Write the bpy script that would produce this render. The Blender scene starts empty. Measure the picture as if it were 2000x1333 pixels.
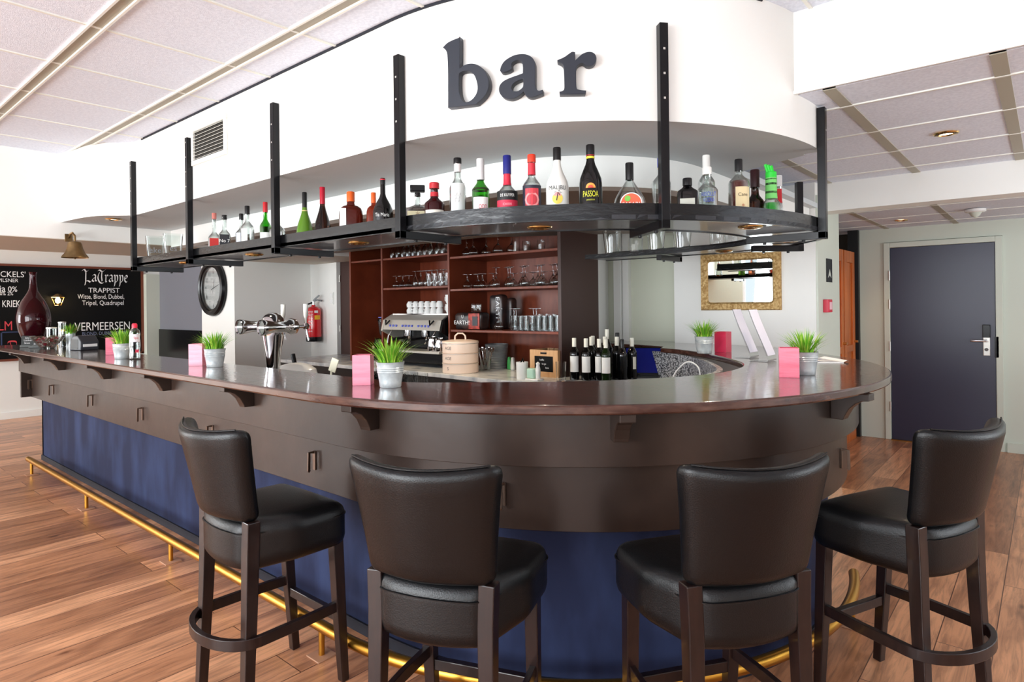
import bpy, bmesh, math, random
from mathutils import Matrix, Vector
random.seed(7)
PI = math.pi
scene = bpy.context.scene
C = scene.collection

# ------------------------------------------------------------------ camera
CAM_H = 1.45
YAW, ROLL = math.radians(40.5), math.radians(0.66)
fwd = Vector((-math.sin(YAW), math.cos(YAW), 0)); rgt = Vector((math.cos(YAW), math.sin(YAW), 0)); upv = Vector((0, 0, 1))
cr, sr = math.cos(ROLL), math.sin(ROLL)
R_ = rgt*cr - upv*sr; U_ = upv*cr + rgt*sr
cam = bpy.data.cameras.new('camera'); camo = bpy.data.objects.new('camera', cam); C.objects.link(camo)
m = Matrix.Identity(4)
for i in range(3):
    m[i][0], m[i][1], m[i][2] = R_[i], U_[i], -fwd[i]
m[2][3] = CAM_H
camo.matrix_world = m
scene.cycles.transparent_max_bounces = 40
cam.sensor_width = 36; cam.lens = 1230/2000*36; cam.shift_y = -68.9/2000; cam.clip_start = .05
scene.camera = camo

# ------------------------------------------------------------------ exposure, daylight
vs = scene.view_settings
vs.view_transform = 'Standard'; vs.look = 'None'; vs.gamma = 1; vs.use_curve_mapping = False; vs.exposure = 0.03
w = bpy.data.worlds.new('daylight'); scene.world = w; w.use_nodes = True
bg = w.node_tree.nodes['Background']; bg.inputs[0].default_value = (.84, .92, 1, 1); bg.inputs[1].default_value = 1.15
def area(name, loc, rot, sx, sy, e, col=(.93, .97, 1)):
    l = bpy.data.lights.new(name, 'AREA'); l.shape = 'RECTANGLE'; l.size = sx; l.size_y = sy; l.energy = e; l.color = col
    o = bpy.data.objects.new(name, l); C.objects.link(o); o.location = loc; o.rotation_euler = rot; return o
# daylight through the glazed front (behind the camera), plus fill added from the right
UPT = PI/2+math.radians(14)
area('window_and_fill_light', (-9.5, -3.9, 1.5), (UPT, 0, 0), 2.2, 2.0, 260)
area('window_and_fill_light', (-2.7, -3.9, 1.5), (UPT, 0, 0), 4.2, 2.0, 380)
area('window_and_fill_light', (2.4, -3.9, 1.5), (UPT+.2, 0, 0), 4.4, 2.0, 170)
area('window_and_fill_light', (3.2, 3.9, 1.35), (UPT+.8, 0, PI/2), 1.8, 1.6, 85)  # fill lamp added to brighten the tiled ceiling on the right
area('window_and_fill_light', (3.1, 6.35, 1.3), (UPT+.8, 0, PI/2), 2.0, 1.5, 24)  # weaker fill lamp added for the hall ceiling
def bulb(name, loc, e, col=(1, .8, .55), size=.03, spot=None):
    l = bpy.data.lights.new(name, 'SPOT' if spot else 'POINT'); l.energy = e; l.color = col; l.shadow_soft_size = size
    if spot: l.spot_size = spot; l.spot_blend = .6
    o = bpy.data.objects.new(name, l); C.objects.link(o); o.location = loc; return o

# ------------------------------------------------------------------ materials
def lin(c):
    return tuple(((v/255)/12.92 if v/255 <= .04045 else ((v/255+.055)/1.055)**2.4) for v in c) + (1,)
MATS = {}
def mat(name, rgb=(200, 200, 200), rough=.5, metal=0, spec=.5, coat=0, trans=0, ior=1.45, emis=None, es=1, noise=None, bump=None, coat_r=.05, sheen=0, alpha=1):
    """noise=(rgb2, scale, (sx,sy,sz), lo, hi); bump=(scale, strength, (sx,sy,sz))"""
    if name in MATS: return MATS[name]
    M = bpy.data.materials.new(name); M.use_nodes = True; nt = M.node_tree; N = nt.nodes; L = nt.links
    b = N['Principled BSDF']; b.inputs['Base Color'].default_value = lin(rgb); b.inputs['Roughness'].default_value = rough
    b.inputs['Metallic'].default_value = metal; b.inputs['Specular IOR Level'].default_value = spec
    b.inputs['Coat Weight'].default_value = coat; b.inputs['Coat Roughness'].default_value = coat_r
    b.inputs['Transmission Weight'].default_value = trans; b.inputs['IOR'].default_value = ior; b.inputs['Alpha'].default_value = alpha
    if sheen: b.inputs['Sheen Weight'].default_value = sheen
    if emis: b.inputs['Emission Color'].default_value = lin(emis); b.inputs['Emission Strength'].default_value = es
    if noise or bump:
        tc = N.new('ShaderNodeTexCoord')
    if noise:
        mp = N.new('ShaderNodeMapping'); mp.inputs['Scale'].default_value = noise[2]; L.new(tc.outputs['Object'], mp.inputs[0])
        nz = N.new('ShaderNodeTexNoise'); nz.inputs['Scale'].default_value = noise[1]; nz.inputs['Detail'].default_value = 6; L.new(mp.outputs[0], nz.inputs['Vector'])
        rp = N.new('ShaderNodeValToRGB'); rp.color_ramp.elements[0].position = noise[3]; rp.color_ramp.elements[1].position = noise[4]
        rp.color_ramp.elements[0].color = lin(rgb); rp.color_ramp.elements[1].color = lin(noise[0])
        L.new(nz.outputs['Fac'], rp.inputs[0]); L.new(rp.outputs[0], b.inputs['Base Color'])
    if bump:
        mp = N.new('ShaderNodeMapping'); mp.inputs['Scale'].default_value = bump[2]; L.new(tc.outputs['Object'], mp.inputs[0])
        nz = N.new('ShaderNodeTexNoise'); nz.inputs['Scale'].default_value = bump[0]; nz.inputs['Detail'].default_value = 4; L.new(mp.outputs[0], nz.inputs['Vector'])
        bp = N.new('ShaderNodeBump'); bp.inputs['Strength'].default_value = bump[1]; bp.inputs['Distance'].default_value = .01
        L.new(nz.outputs['Fac'], bp.inputs['Height']); L.new(bp.outputs[0], b.inputs['Normal'])
        if coat: L.new(bp.outputs[0], b.inputs['Coat Normal'])
    MATS[name] = M; return M
def col(rgb, rough=.5, **k):
    return mat('paint_%02x%02x%02x_%d' % (rgb[0], rgb[1], rgb[2], int(rough*100)), rgb, rough, **k)

def floor_mat():
    M = bpy.data.materials.new('oak_planks'); M.use_nodes = True; N = M.node_tree.nodes; L = M.node_tree.links; b = N['Principled BSDF']
    tc = N.new('ShaderNodeTexCoord'); mp = N.new('ShaderNodeMapping'); mp.inputs['Rotation'].default_value = (0, 0, PI/2)
    L.new(tc.outputs['Object'], mp.inputs[0])
    br = N.new('ShaderNodeTexBrick'); br.inputs['Scale'].default_value = 1; br.inputs['Brick Width'].default_value = 1.35; br.inputs['Row Height'].default_value = .19
    br.inputs['Mortar Size'].default_value = .0022; br.inputs['Mortar Smooth'].default_value = .2; br.inputs['Bias'].default_value = 0; br.offset = .37
    br.inputs['Color1'].default_value = (0, 0, 0, 1); br.inputs['Color2'].default_value = (1, 1, 1, 1); br.inputs['Mortar'].default_value = (0, 0, 0, 1)
    L.new(mp.outputs[0], br.inputs['Vector'])
    r1 = N.new('ShaderNodeValToRGB'); r1.color_ramp.elements[0].color = lin((164, 116, 88)); r1.color_ramp.elements[1].color = lin((222, 168, 132))
    e = r1.color_ramp.elements.new(.5); e.color = lin((196, 142, 108)); L.new(br.outputs['Color'], r1.inputs[0])
    # grain stretched along the planks, offset per plank
    sc = N.new('ShaderNodeMapping'); sc.inputs['Scale'].default_value = (1.1, 14, 1); L.new(mp.outputs[0], sc.inputs[0])
    ad = N.new('ShaderNodeVectorMath'); ad.operation = 'ADD'; L.new(sc.outputs[0], ad.inputs[0])
    ml = N.new('ShaderNodeVectorMath'); ml.operation = 'SCALE'; ml.inputs['Scale'].default_value = 9; L.new(br.outputs['Color'], ml.inputs[0]); L.new(ml.outputs[0], ad.inputs[1])
    nz = N.new('ShaderNodeTexNoise'); nz.inputs['Scale'].default_value = 2.6; nz.inputs['Detail'].default_value = 9; nz.inputs['Roughness'].default_value = .68; nz.inputs['Distortion'].default_value = 1.1
    L.new(ad.outputs[0], nz.inputs['Vector'])
    r2 = N.new('ShaderNodeValToRGB'); r2.color_ramp.elements[0].position = .24; r2.color_ramp.elements[1].position = .56
    r2.color_ramp.elements[0].color = (.30, .27, .26, 1); r2.color_ramp.elements[1].color = (1.12, 1.08, 1.0, 1); L.new(nz.outputs['Fac'], r2.inputs[0])
    mx = N.new('ShaderNodeMix'); mx.data_type = 'RGBA'; mx.blend_type = 'MULTIPLY'; mx.inputs['Factor'].default_value = .85
    L.new(r1.outputs[0], mx.inputs[6]); L.new(r2.outputs[0], mx.inputs[7])
    m2 = N.new('ShaderNodeMix'); m2.data_type = 'RGBA'; m2.inputs[7].default_value = lin((96, 62, 46)); L.new(br.outputs['Fac'], m2.inputs['Factor']); L.new(mx.outputs[2], m2.inputs[6])
    # broad darker streaks and small knots
    s3 = N.new('ShaderNodeMapping'); s3.inputs['Scale'].default_value = (.9, 4.5, 1); L.new(mp.outputs[0], s3.inputs[0])
    a3 = N.new('ShaderNodeVectorMath'); a3.operation = 'ADD'; L.new(s3.outputs[0], a3.inputs[0]); L.new(ml.outputs[0], a3.inputs[1])
    n3 = N.new('ShaderNodeTexNoise'); n3.inputs['Scale'].default_value = 1.5; n3.inputs['Detail'].default_value = 5; n3.inputs['Distortion'].default_value = 1.6; L.new(a3.outputs[0], n3.inputs['Vector'])
    r3 = N.new('ShaderNodeValToRGB'); r3.color_ramp.elements[0].position = .34; r3.color_ramp.elements[1].position = .58; r3.color_ramp.elements[0].color = (.64, .58, .55, 1); r3.color_ramp.elements[1].color = (1.05, 1.03, 1.0, 1); L.new(n3.outputs['Fac'], r3.inputs[0])
    s4 = N.new('ShaderNodeMapping'); s4.inputs['Scale'].default_value = (1.7, 4, 1); L.new(mp.outputs[0], s4.inputs[0])
    v4 = N.new('ShaderNodeTexVoronoi'); v4.inputs['Scale'].default_value = 1.3; L.new(s4.outputs[0], v4.inputs['Vector'])
    r4 = N.new('ShaderNodeValToRGB'); r4.color_ramp.elements[0].position = .02; r4.color_ramp.elements[1].position = .10; r4.color_ramp.elements[0].color = (.35, .28, .26, 1); r4.color_ramp.elements[1].color = (1, 1, 1, 1); L.new(v4.outputs['Distance'], r4.inputs[0])
    m5 = N.new('ShaderNodeMix'); m5.data_type = 'RGBA'; m5.blend_type = 'MULTIPLY'; m5.inputs['Factor'].default_value = 1; L.new(m2.outputs[2], m5.inputs[6]); L.new(r3.outputs[0], m5.inputs[7])
    m2 = N.new('ShaderNodeMix'); m2.data_type = 'RGBA'; m2.blend_type = 'MULTIPLY'; m2.inputs['Factor'].default_value = 1; L.new(m5.outputs[2], m2.inputs[6]); L.new(r4.outputs[0], m2.inputs[7])
    L.new(m2.outputs[2], b.inputs['Base Color']); b.inputs['Roughness'].default_value = .3; b.inputs['Specular IOR Level'].default_value = .5
    bp = N.new('ShaderNodeBump'); bp.inputs['Strength'].default_value = .15; bp.inputs['Distance'].default_value = .004; L.new(nz.outputs['Fac'], bp.inputs['Height']); L.new(bp.outputs[0], b.inputs['Normal'])
    return M

white = mat('white_plaster', (236, 236, 232), .6, bump=(60, .04, (1, 1, 1)))
grey_green = mat('pale_grey_plaster', (205, 212, 200), .6)
cream = mat('cream_plaster', (205, 208, 190), .6)
tile = mat('ceiling_tile', (232, 238, 250), .8, noise=((222, 228, 241), 70, (1, 1, 1), .4, .6), bump=(220, .25, (1, 1, 1)))
gridm = mat('ceiling_grid', (230, 230, 222), .5)
chanm = mat('ceiling_channel', (172, 168, 152), .5)  # beige channel, with the grey of its recess shadow put into the colour
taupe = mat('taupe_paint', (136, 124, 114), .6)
soffitm = mat('grey_soffit', (200, 206, 208), .6)
darktrim = mat('dark_gap', (26, 28, 38), .7)
brown = mat('brown_lacquer', (46, 35, 30), .32, spec=.35, coat=.12, coat_r=.18, noise=((63, 49, 42), 3, (1, 1, 1), .45, .75), bump=(9, .12, (1, 1, 1)))
topwood = mat('mahogany_lacquer', (42, 17, 12), .28, spec=.5, coat=.9, coat_r=.035, noise=((72, 30, 20), 6, (1, 9, 1), .4, .7), bump=(30, .06, (1, 2.5, 1)))
edgewood = mat('mahogany_edge', (62, 34, 26), .25, coat=.6, coat_r=.1, noise=((98, 66, 54), 12, (1, 1, 4), .4, .8))
blue = mat('blue_panel', (22, 31, 60), .75, spec=.3, noise=((44, 57, 92), 5, (1, 1, .35), .42, .72))
brass = mat('brass_rail', (206, 152, 62), .3, metal=1)
brass2 = mat('polished_brass', (214, 176, 110), .2, metal=1)
steel = mat('chrome', (215, 215, 218), .08, metal=1)
steel_b = mat('brushed_steel', (206, 204, 198), .32, metal=.55)
zinc = mat('galvanised_zinc', (214, 220, 220), .34, metal=.35, noise=((190, 198, 200), 30, (1, 1, 1), .4, .6))
blackm = mat('black_metal', (15, 15, 18), .25, spec=.35)
blackgloss = mat('black_gloss_wood', (7, 7, 9), .22, spec=.35, coat=.3, coat_r=.05, bump=(22, .1, (1, 1, 2)))
leather = mat('black_leather', (8, 9, 11), .33, spec=.45, bump=(260, .12, (1, 1, 1)))
legwood = mat('dark_stained_beech', (26, 14, 13), .32, coat=.2, noise=((38, 22, 19), 12, (6, 6, 1), .4, .7))
cabwood = mat('red_brown_veneer', (104, 44, 25), .4, noise=((126, 58, 34), 4, (6, 1, 1), .35, .7))
cabedge = mat('veneer_edge', (120, 78, 64), .4)
cabdark = mat('dark_brown_panel', (58, 32, 26), .4)
wooddoor = mat('varnished_pine', (206, 112, 44), .35, noise=((176, 84, 30), 3, (5, 5, .6), .35, .7))
bluedoor = mat('blue_black_door', (26, 29, 60), .42, spec=.8, coat=.3, coat_r=.35)
marble = mat('grey_marble', (226, 230, 232), .2, noise=((176, 184, 192), 8, (1, 1, 1), .45, .65))
granite = mat('speckled_granite', (210, 210, 210), .3, noise=((40, 42, 46), 90, (1, 1, 1), .45, .55))
chalk = mat('chalkboard_black', (9, 10, 12), .6, spec=.2)
chalkw = col((246, 248, 250), .8)
chalkred = col((205, 70, 80), .8)
def glassm(name, rgb, ior=1.45, rough=0.0):
    return mat(name, rgb, rough, trans=1, ior=ior)
def thin_glass(name, rgb, k=1.0):
    """thin walled glass: clear straight through, mirror-like at glancing angles"""
    M = bpy.data.materials.new(name); M.use_nodes = True; N = M.node_tree.nodes; L = M.node_tree.links; N.remove(N['Principled BSDF'])
    t = N.new('ShaderNodeBsdfTransparent'); t.inputs[0].default_value = lin(rgb); g = N.new('ShaderNodeBsdfGlossy'); g.inputs['Roughness'].default_value = .05
    lw = N.new('ShaderNodeLayerWeight'); lw.inputs['Blend'].default_value = .22; mu = N.new('ShaderNodeMath'); mu.operation = 'MULTIPLY'; mu.use_clamp = True; mu.inputs[1].default_value = k
    mx = N.new('ShaderNodeMixShader'); L.new(lw.outputs['Facing'], mu.inputs[0]); L.new(mu.outputs[0], mx.inputs[0]); L.new(t.outputs[0], mx.inputs[1]); L.new(g.outputs[0], mx.inputs[2]); L.new(mx.outputs[0], N['Material Output'].inputs[0]); return M
clear = thin_glass('clear_glass', (246, 249, 248), 1.7)
pane_g = thin_glass('thin_pane', (250, 250, 250), .8)
crystal = glassm('crystal_glass', (250, 252, 252))
green_g = thin_glass('green_glass', (150, 222, 50))
dgreen_g = glassm('dark_green_glass', (22, 34, 16))
brown_g = glassm('brown_glass', (70, 34, 18))
pgreen = glassm('leaf_green_glass', (70, 170, 60))
purple_g = mat('aubergine_glass', (92, 26, 38), 0.03, trans=.75, ior=1.4)
amber_l = mat('amber_liquid', (214, 120, 40), .05, trans=.6, ior=1.33)
rust_l = mat('rum_liquid', (120, 36, 18), .05, trans=.5, ior=1.33)
green_l = mat('green_liquid', (40, 200, 60), .1, trans=.3, ior=1.33)
water_l = mat('clear_liquid', (235, 240, 240), .0, trans=1, ior=1.33)
blackglass = mat('black_glass', (8, 8, 9), .08, spec=.7)

# ------------------------------------------------------------------ mesh helpers
class MB:
    def __init__(s): s.v = []; s.f = []; s.mi = []
    def add(s, v, f, mi=0, M=None):
        b = len(s.v)
        if M is not None: v = [tuple(M @ Vector(p)) for p in v]
        s.v += [tuple(p) for p in v]; s.f += [tuple(i+b for i in q) for q in f]; s.mi += [mi]*len(f); return s
    def box(s, x0, x1, y0, y1, z0, z1, mi=0, M=None):
        v = [(x, y, z) for x in (x0, x1) for y in (y0, y1) for z in (z0, z1)]
        return s.add(v, [(0, 1, 3, 2), (4, 6, 7, 5), (0, 4, 5, 1), (2, 3, 7, 6), (0, 2, 6, 4), (1, 5, 7, 3)], mi, M)
    def lathe(s, prof, seg=24, mi=0, c=(0, 0, 0), p=2.0, ky=1.0, a0=0, a1=2*PI, M=None, cap=False):
        full = abs(a1-a0-2*PI) < 1e-6; n = seg if full else seg+1; v = []; f = []
        for r, z in prof:
            for i in range(n):
                a = a0+(a1-a0)*i/seg; ca, sa = math.cos(a), math.sin(a)
                if p != 2: k = (abs(ca)**p+abs(sa)**p)**(-1/p)
                else: k = 1
                v.append((c[0]+r*k*ca, c[1]+r*k*sa*ky, c[2]+z))
        for j in range(len(prof)-1):
            for i in range(seg):
                i2 = (i+1) % n if full else i+1
                f.append((j*n+i, j*n+i2, (j+1)*n+i2, (j+1)*n+i))
        if full and cap:
            if prof[0][0] > 1e-6: f.append(tuple(reversed(range(n))))
            if prof[-1][0] > 1e-6: f.append(tuple(range((len(prof)-1)*n, len(prof)*n)))
        return s.add(v, f, mi, M)
    def tube(s, pts, r, seg=10, mi=0, closed=False, sq=False, up=None, rz=None, cap=True):
        pts = [Vector(p) for p in pts]; n = len(pts); v = []; f = []; prev = None
        for k, p in enumerate(pts):
            a = pts[(k-1) % n] if (k > 0 or closed) else p; b = pts[(k+1) % n] if (k < n-1 or closed) else p
            t = (b-a).normalized()
            u = Vector(up) if up else (prev if prev is not None else (Vector((0, 0, 1)) if abs(t.z) < .9 else Vector((1, 0, 0))))
            x = (u - t*u.dot(t)).normalized(); y = t.cross(x); prev = x
            rr = r[k] if isinstance(r, (list, tuple)) else r
            if sq:
                r2 = rz if rz else rr
                for sx, sy in ((-1, -1), (1, -1), (1, 1), (-1, 1)): v.append(p+x*sx*r2+y*sy*rr)
            else:
                for i in range(seg): q = 2*PI*i/seg; v.append(p+x*math.cos(q)*rr+y*math.sin(q)*rr)
        m_ = 4 if sq else seg
        for k in range(n if closed else n-1):
            k2 = (k+1) % n
            for i in range(m_): f.append((k*m_+i, k*m_+(i+1) % m_, k2*m_+(i+1) % m_, k2*m_+i))
        if not closed and cap: f.append(tuple(reversed(range(m_)))); f.append(tuple(range((n-1)*m_, n*m_)))
        return s.add(v, f, mi)
    def cyl(s, p0, p1, r0, r1=None, seg=16, mi=0):
        return s.tube([p0, p1], [r0, r0 if r1 is None else r1], seg, mi)
    def rbox(s, sx, sy, sz, r, n=6, fn=None, mi=0):
        def knots(h):
            k = [-h, -h+r*.15, -h+r*.5, -h+r]+[(-h+r)+(2*(h-r))*i/n for i in range(1, n)]+[h-r, h-r*.5, h-r*.15, h]
            return k
        H = (sx/2, sy/2, sz/2); K = [knots(h) for h in H]
        def proj(p):
            q = [max(-(H[i]-r), min(H[i]-r, p[i])) for i in range(3)]; d = Vector([p[i]-q[i] for i in range(3)])
            if d.length > 1e-9: d = d.normalized()*r
            p = Vector(q)+d
            return fn(p) if fn else p
        bm = bmesh.new()
        for ax in range(3):
            a, b = [(1, 2), (2, 0), (0, 1)][ax]
            for sg in (-1, 1):
                G = []
                for ka in K[a]:
                    row = []
                    for kb in K[b]:
                        p = [0, 0, 0]; p[ax] = sg*H[ax]; p[a] = ka; p[b] = kb; row.append(bm.verts.new(proj(p)))
                    G.append(row)
                for i in range(len(G)-1):
                    for j in range(len(G[0])-1):
                        q = (G[i][j], G[i+1][j], G[i+1][j+1], G[i][j+1])
                        bm.faces.new(q if sg > 0 else q[::-1])
        bmesh.ops.remove_doubles(bm, verts=bm.verts, dist=1e-5)
        bm.verts.index_update(); v = [tuple(x.co) for x in bm.verts]; f = [tuple(x.index for x in q.verts) for q in bm.faces]; bm.free()
        return s.add(v, f, mi)
    def strip(s, A, B, mi=0, closed=False):
        n = len(A); v = list(A)+list(B); f = [(i, (i+1) % n, n+(i+1) % n, n+i) for i in range(n if closed else n-1)]
        return s.add(v, f, mi)
    def ring(s, O, I, z0, z1, mi=0, mi_side=None, cap=True):
        """solid between outer path O and inner path I (same count), from z0 to z1"""
        ms = mi if mi_side is None else mi_side; n = len(O)
        v = [(x, y, z) for P in (O, I) for z in (z0, z1) for x, y in P]
        f = []; g = []
        for i in range(n-1):
            f.append((n+i, n+i+1, 3*n+i+1, 3*n+i)); f.append((i+1, i, 2*n+i, 2*n+i+1))
            g.append((i, i+1, n+i+1, n+i)); g.append((2*n+i+1, 2*n+i, 3*n+i, 3*n+i+1))
        g.append((0, n, 3*n, 2*n)); g.append((n-1, 3*n-1, 4*n-1, 2*n-1))
        b = len(s.v); s.add(v, f, mi); s.f += [tuple(i+b for i in q) for q in g]; s.mi += [ms]*len(g); return s
    def prism(s, P, z0, z1, mi=0, M=None):
        n = len(P); v = [(x, y, z0) for x, y in P]+[(x, y, z1) for x, y in P]
        f = [tuple(reversed(range(n))), tuple(range(n, 2*n))]+[(i, (i+1) % n, n+(i+1) % n, n+i) for i in range(n)]
        return s.add(v, f, mi, M)
    def build(s, name, mats, parent=None, smooth=True, ang=.6, bev=0, fix=False):
        me = bpy.data.meshes.new(name); me.from_pydata(s.v, [], s.f)
        if not isinstance(mats, (list, tuple)): mats = [mats]
        for k in mats: me.materials.append(k)
        me.polygons.foreach_set('material_index', s.mi)
        if fix:
            bm = bmesh.new(); bm.from_mesh(me); bmesh.ops.recalc_face_normals(bm, faces=bm.faces); bm.to_mesh(me); bm.free()
        if smooth:
            me.polygons.foreach_set('use_smooth', [True]*len(me.polygons)); me.set_sharp_from_angle(angle=ang)
        me.update(); o = bpy.data.objects.new(name, me); C.objects.link(o)
        if parent: o.parent = parent
        if bev:
            b = o.modifiers.new('bevel', 'BEVEL'); b.width = bev; b.segments = 2; b.limit_method = 'ANGLE'; b.angle_limit = .6
        return o
def tag(o, label=None, cat=None, group=None, kind=None):
    if label: o['label'] = label
    if cat: o['category'] = cat
    if group: o['group'] = group
    if kind: o['kind'] = kind
    return o
def thing(name, label, cat, loc=(0, 0, 0), rz=0, group=None):
    o = bpy.data.objects.new(name, None); C.objects.link(o); o.empty_display_size = .05
    o.location = loc; o.rotation_euler = (0, 0, rz); return tag(o, label, cat, group)
def struct(o): o['kind'] = 'structure'; return o
def copy_tree(o, parent=None, loc=None, rz=None, label=None, group=None):
    c = o.copy(); C.objects.link(c)
    if parent: c.parent = parent
    if loc: c.location = loc
    if rz is not None: c.rotation_euler = (0, 0, rz)
    if label: c['label'] = label
    if group: c['group'] = group
    for ch in list(o.children): copy_tree(ch, c)
    return c
def face_cam(x, y): return math.atan2(-x, y)
_tc = {}
def text_geo(s):
    """verts, faces of a flat text of cap height 1, centred on x, baseline 0"""
    if s in _tc: return _tc[s]
    cu = bpy.data.curves.new('t', 'FONT'); cu.body = s; cu.resolution_u = 3; o = bpy.data.objects.new('t', cu); C.objects.link(o)
    dg = bpy.context.evaluated_depsgraph_get(); dg.update(); me = bpy.data.meshes.new_from_object(o.evaluated_get(dg))
    v = [tuple(p.co) for p in me.vertices]; f = [tuple(p.vertices) for p in me.polygons]
    bpy.data.objects.remove(o); bpy.data.curves.remove(cu); bpy.data.meshes.remove(me)
    xs = [p[0] for p in v]; cx = (min(xs)+max(xs))/2; k = 1/.73
    _tc[s] = ([((p[0]-cx)*k, p[1]*k) for p in v], f, (max(xs)-min(xs))*k); return _tc[s]
def text_on(mb, s, h, fn, mi=0, width=None, shear=0):
    """fn maps (x, y) of the flat text (metres) to 3D"""
    v, f, wd = text_geo(s); kx = h if width is None else width/wd
    return mb.add([fn(p[0]*kx+shear*p[1]*h, p[1]*h) for p in v], f, mi)
def plane_fn(o, ux, uy):
    o, ux, uy = Vector(o), Vector(ux), Vector(uy); return lambda x, y: tuple(o+ux*x+uy*y)
def cyl_fn(r, z, a=0): # text bent around the local z axis, facing -Y
    return lambda x, y: (r*math.sin(a+x/r), -r*math.cos(a+x/r), z+y)
# ------------------------------------------------------------------ plan curves
def arc(c, r, a0, a1, n): return [(c[0]+r*math.cos(math.radians(a0+(a1-a0)*i/n)), c[1]+r*math.sin(math.radians(a0+(a1-a0)*i/n))) for i in range(n+1)]
def resample(P, n):
    d = [0]
    for a, b in zip(P, P[1:]): d.append(d[-1]+math.dist(a, b))
    out = []; j = 0
    for i in range(n):
        t = d[-1]*i/(n-1)
        while j < len(P)-2 and d[j+1] < t: j += 1
        u = (t-d[j])/max(1e-9, d[j+1]-d[j]); out.append(tuple(P[j][k]+(P[j+1][k]-P[j][k])*u for k in (0, 1)))
    return out
def smooth_path(P, m_=8):
    out = []
    for i in range(len(P)-1):
        p0, p1, p2, p3 = P[max(0, i-1)], P[i], P[i+1], P[min(len(P)-1, i+2)]
        for k in range(m_):
            t = k/m_; out.append(tuple(.5*((2*p1[q])+(-p0[q]+p2[q])*t+(2*p0[q]-5*p1[q]+4*p2[q]-p3[q])*t*t+(-p0[q]+3*p1[q]-3*p2[q]+p3[q])*t**3) for q in (0, 1)))
    return out+[P[-1]]
def smooth_path_3(P, m_=6):
    out = []
    for i in range(len(P)-1):
        p0, p1, p2, p3 = P[max(0, i-1)], P[i], P[i+1], P[min(len(P)-1, i+2)]
        for k in range(m_):
            t = k/m_; out.append(tuple(.5*((2*p1[q])+(-p0[q]+p2[q])*t+(2*p0[q]-5*p1[q]+4*p2[q]-p3[q])*t*t+(-p0[q]+3*p1[q]-3*p2[q]+p3[q])*t**3) for q in (0, 1, 2)))
    return out+[P[-1]]
BC = (-2.2, 2.99); XL = -7.4
FC = (-2.08, 2.98); FR = 1.31; FY = FC[1]-FR

# ------------------------------------------------------------------ room shell
f = MB().box(-10.9, 5.2, -4.2, 12.0, -.06, 0); struct(f.build('floor', floor_mat(), smooth=False))
# left wall, back walls
struct(MB().box(-10.9, -10.7, -4.2, 4.6, 0, 2.9).build('wall_left', white, smooth=False))
struct(MB().box(-7.95, -7.10, 3.42, 4.62, 0, 2.9).build('wall_clock_side', white, smooth=False))
bk = MB().box(-7.15, -6.56, 4.4, 4.62, 0, 2.9); bk.box(-6.56, -5.4, 4.4, 4.62, 2.03, 2.9); bk.box(-5.4, -3.1, 4.4, 4.62, 0, 2.9); bk.box(-3.2, -3.1, 4.62, 5.0, 0, 2.9)
struct(bk.build('wall_back', white, smooth=False))
struct(MB().box(-3.2, -2.37, 5.0, 5.2, 0, 2.6).build('wall_recess', cream, smooth=False))  # recess added so the neighbouring walls shade it; cream tint deepens the tone
struct(MB().box(-2.37, -1.275, 4.85, 5.47, 0, 2.6).build('wall_mirror_side', white, smooth=False))
struct(MB().box(-1.2745, -1.262, 4.86, 5.46, 0, 2.22).build('wall_pier_side', grey_green, smooth=False))
struct(MB().box(-3.0, -2.93, 4.93, 5.0, .9, 2.3).box(-2.92, -2.86, 4.95, 5.0, .9, 2.3).build('trim_1', white, smooth=False))
# corridor with pine lockers, door wall
struct(MB().box(-1.33, -.34, 7.62, 7.8, 2.07, 2.4).box(-1.56, -1.33, 7.62, 7.8, 0, 2.4).box(-.34, 3.5, 7.62, 7.8, 0, 2.4).build('wall_door_side', grey_green, smooth=False))
struct(MB().box(-1.66, -1.56, 7.55, 7.8, 0, 2.22).build('trim_2', mat('dark_jamb', (18, 18, 20), .5), smooth=False))
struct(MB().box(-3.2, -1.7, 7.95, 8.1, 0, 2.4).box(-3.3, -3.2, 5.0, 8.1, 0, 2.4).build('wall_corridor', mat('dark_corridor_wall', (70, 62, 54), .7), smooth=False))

struct(MB().box(-.32, 3.3, 7.60, 7.62, 0, .09).build('baseboard_back', grey_green, smooth=False))
struct(MB().box(-10.7, -10.68, -4, 3.9, 0, .09).build('baseboard_left', white, smooth=False))
# pale pilaster and grey passage behind the chalkboard
struct(MB().box(-10.7, -10.55, 3.71, 3.93, 0, 2.0).build('trim_3', grey_green, smooth=False))

# main ceiling of the front room (recessed channels as real ridges)
def ceil(name, x0, x1, y0, y1, z, xs, ys, wide, hole=None):
    b = MB(); b.box(x0, x1, y0, y1, z, z+.12)
    for x in xs:
        if wide == 'x': b.box(x-.024, x+.024, y0, y1, z-.004, z+.01, 2)
        else: b.box(x-.007, x+.007, y0, y1, z-.006, z+.01, 1)
    for y in ys:
        if wide == 'y':
            b.box(x0, x1, y-.022, y+.022, z-.003, z+.01, 2); b.box(x0, x1, y+.022, y+.032, z-.012, z+.01, 1); b.box(x0, x1, y-.032, y-.022, z-.012, z+.01, 1)
        else: b.box(x0, x1, y-.007, y+.007, z-.006, z+.01, 1)
    return struct(b.build(name, [tile, gridm, chanm], smooth=False))
ceil('ceiling', -5.72, 5.2, -4.2, 2.74, 2.645, [-5.35-.578*0+.578*k for k in range(18)], [.885-.575*k for k in range(9)]+[1.46], 'y')
ceil('ceiling_back', -4.6, 3.5, 2.77, 5.0, 2.311, [-1.21+.54*k for k in range(9)], [3.06, 3.61, 4.16, 4.71], 'x')
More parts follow.
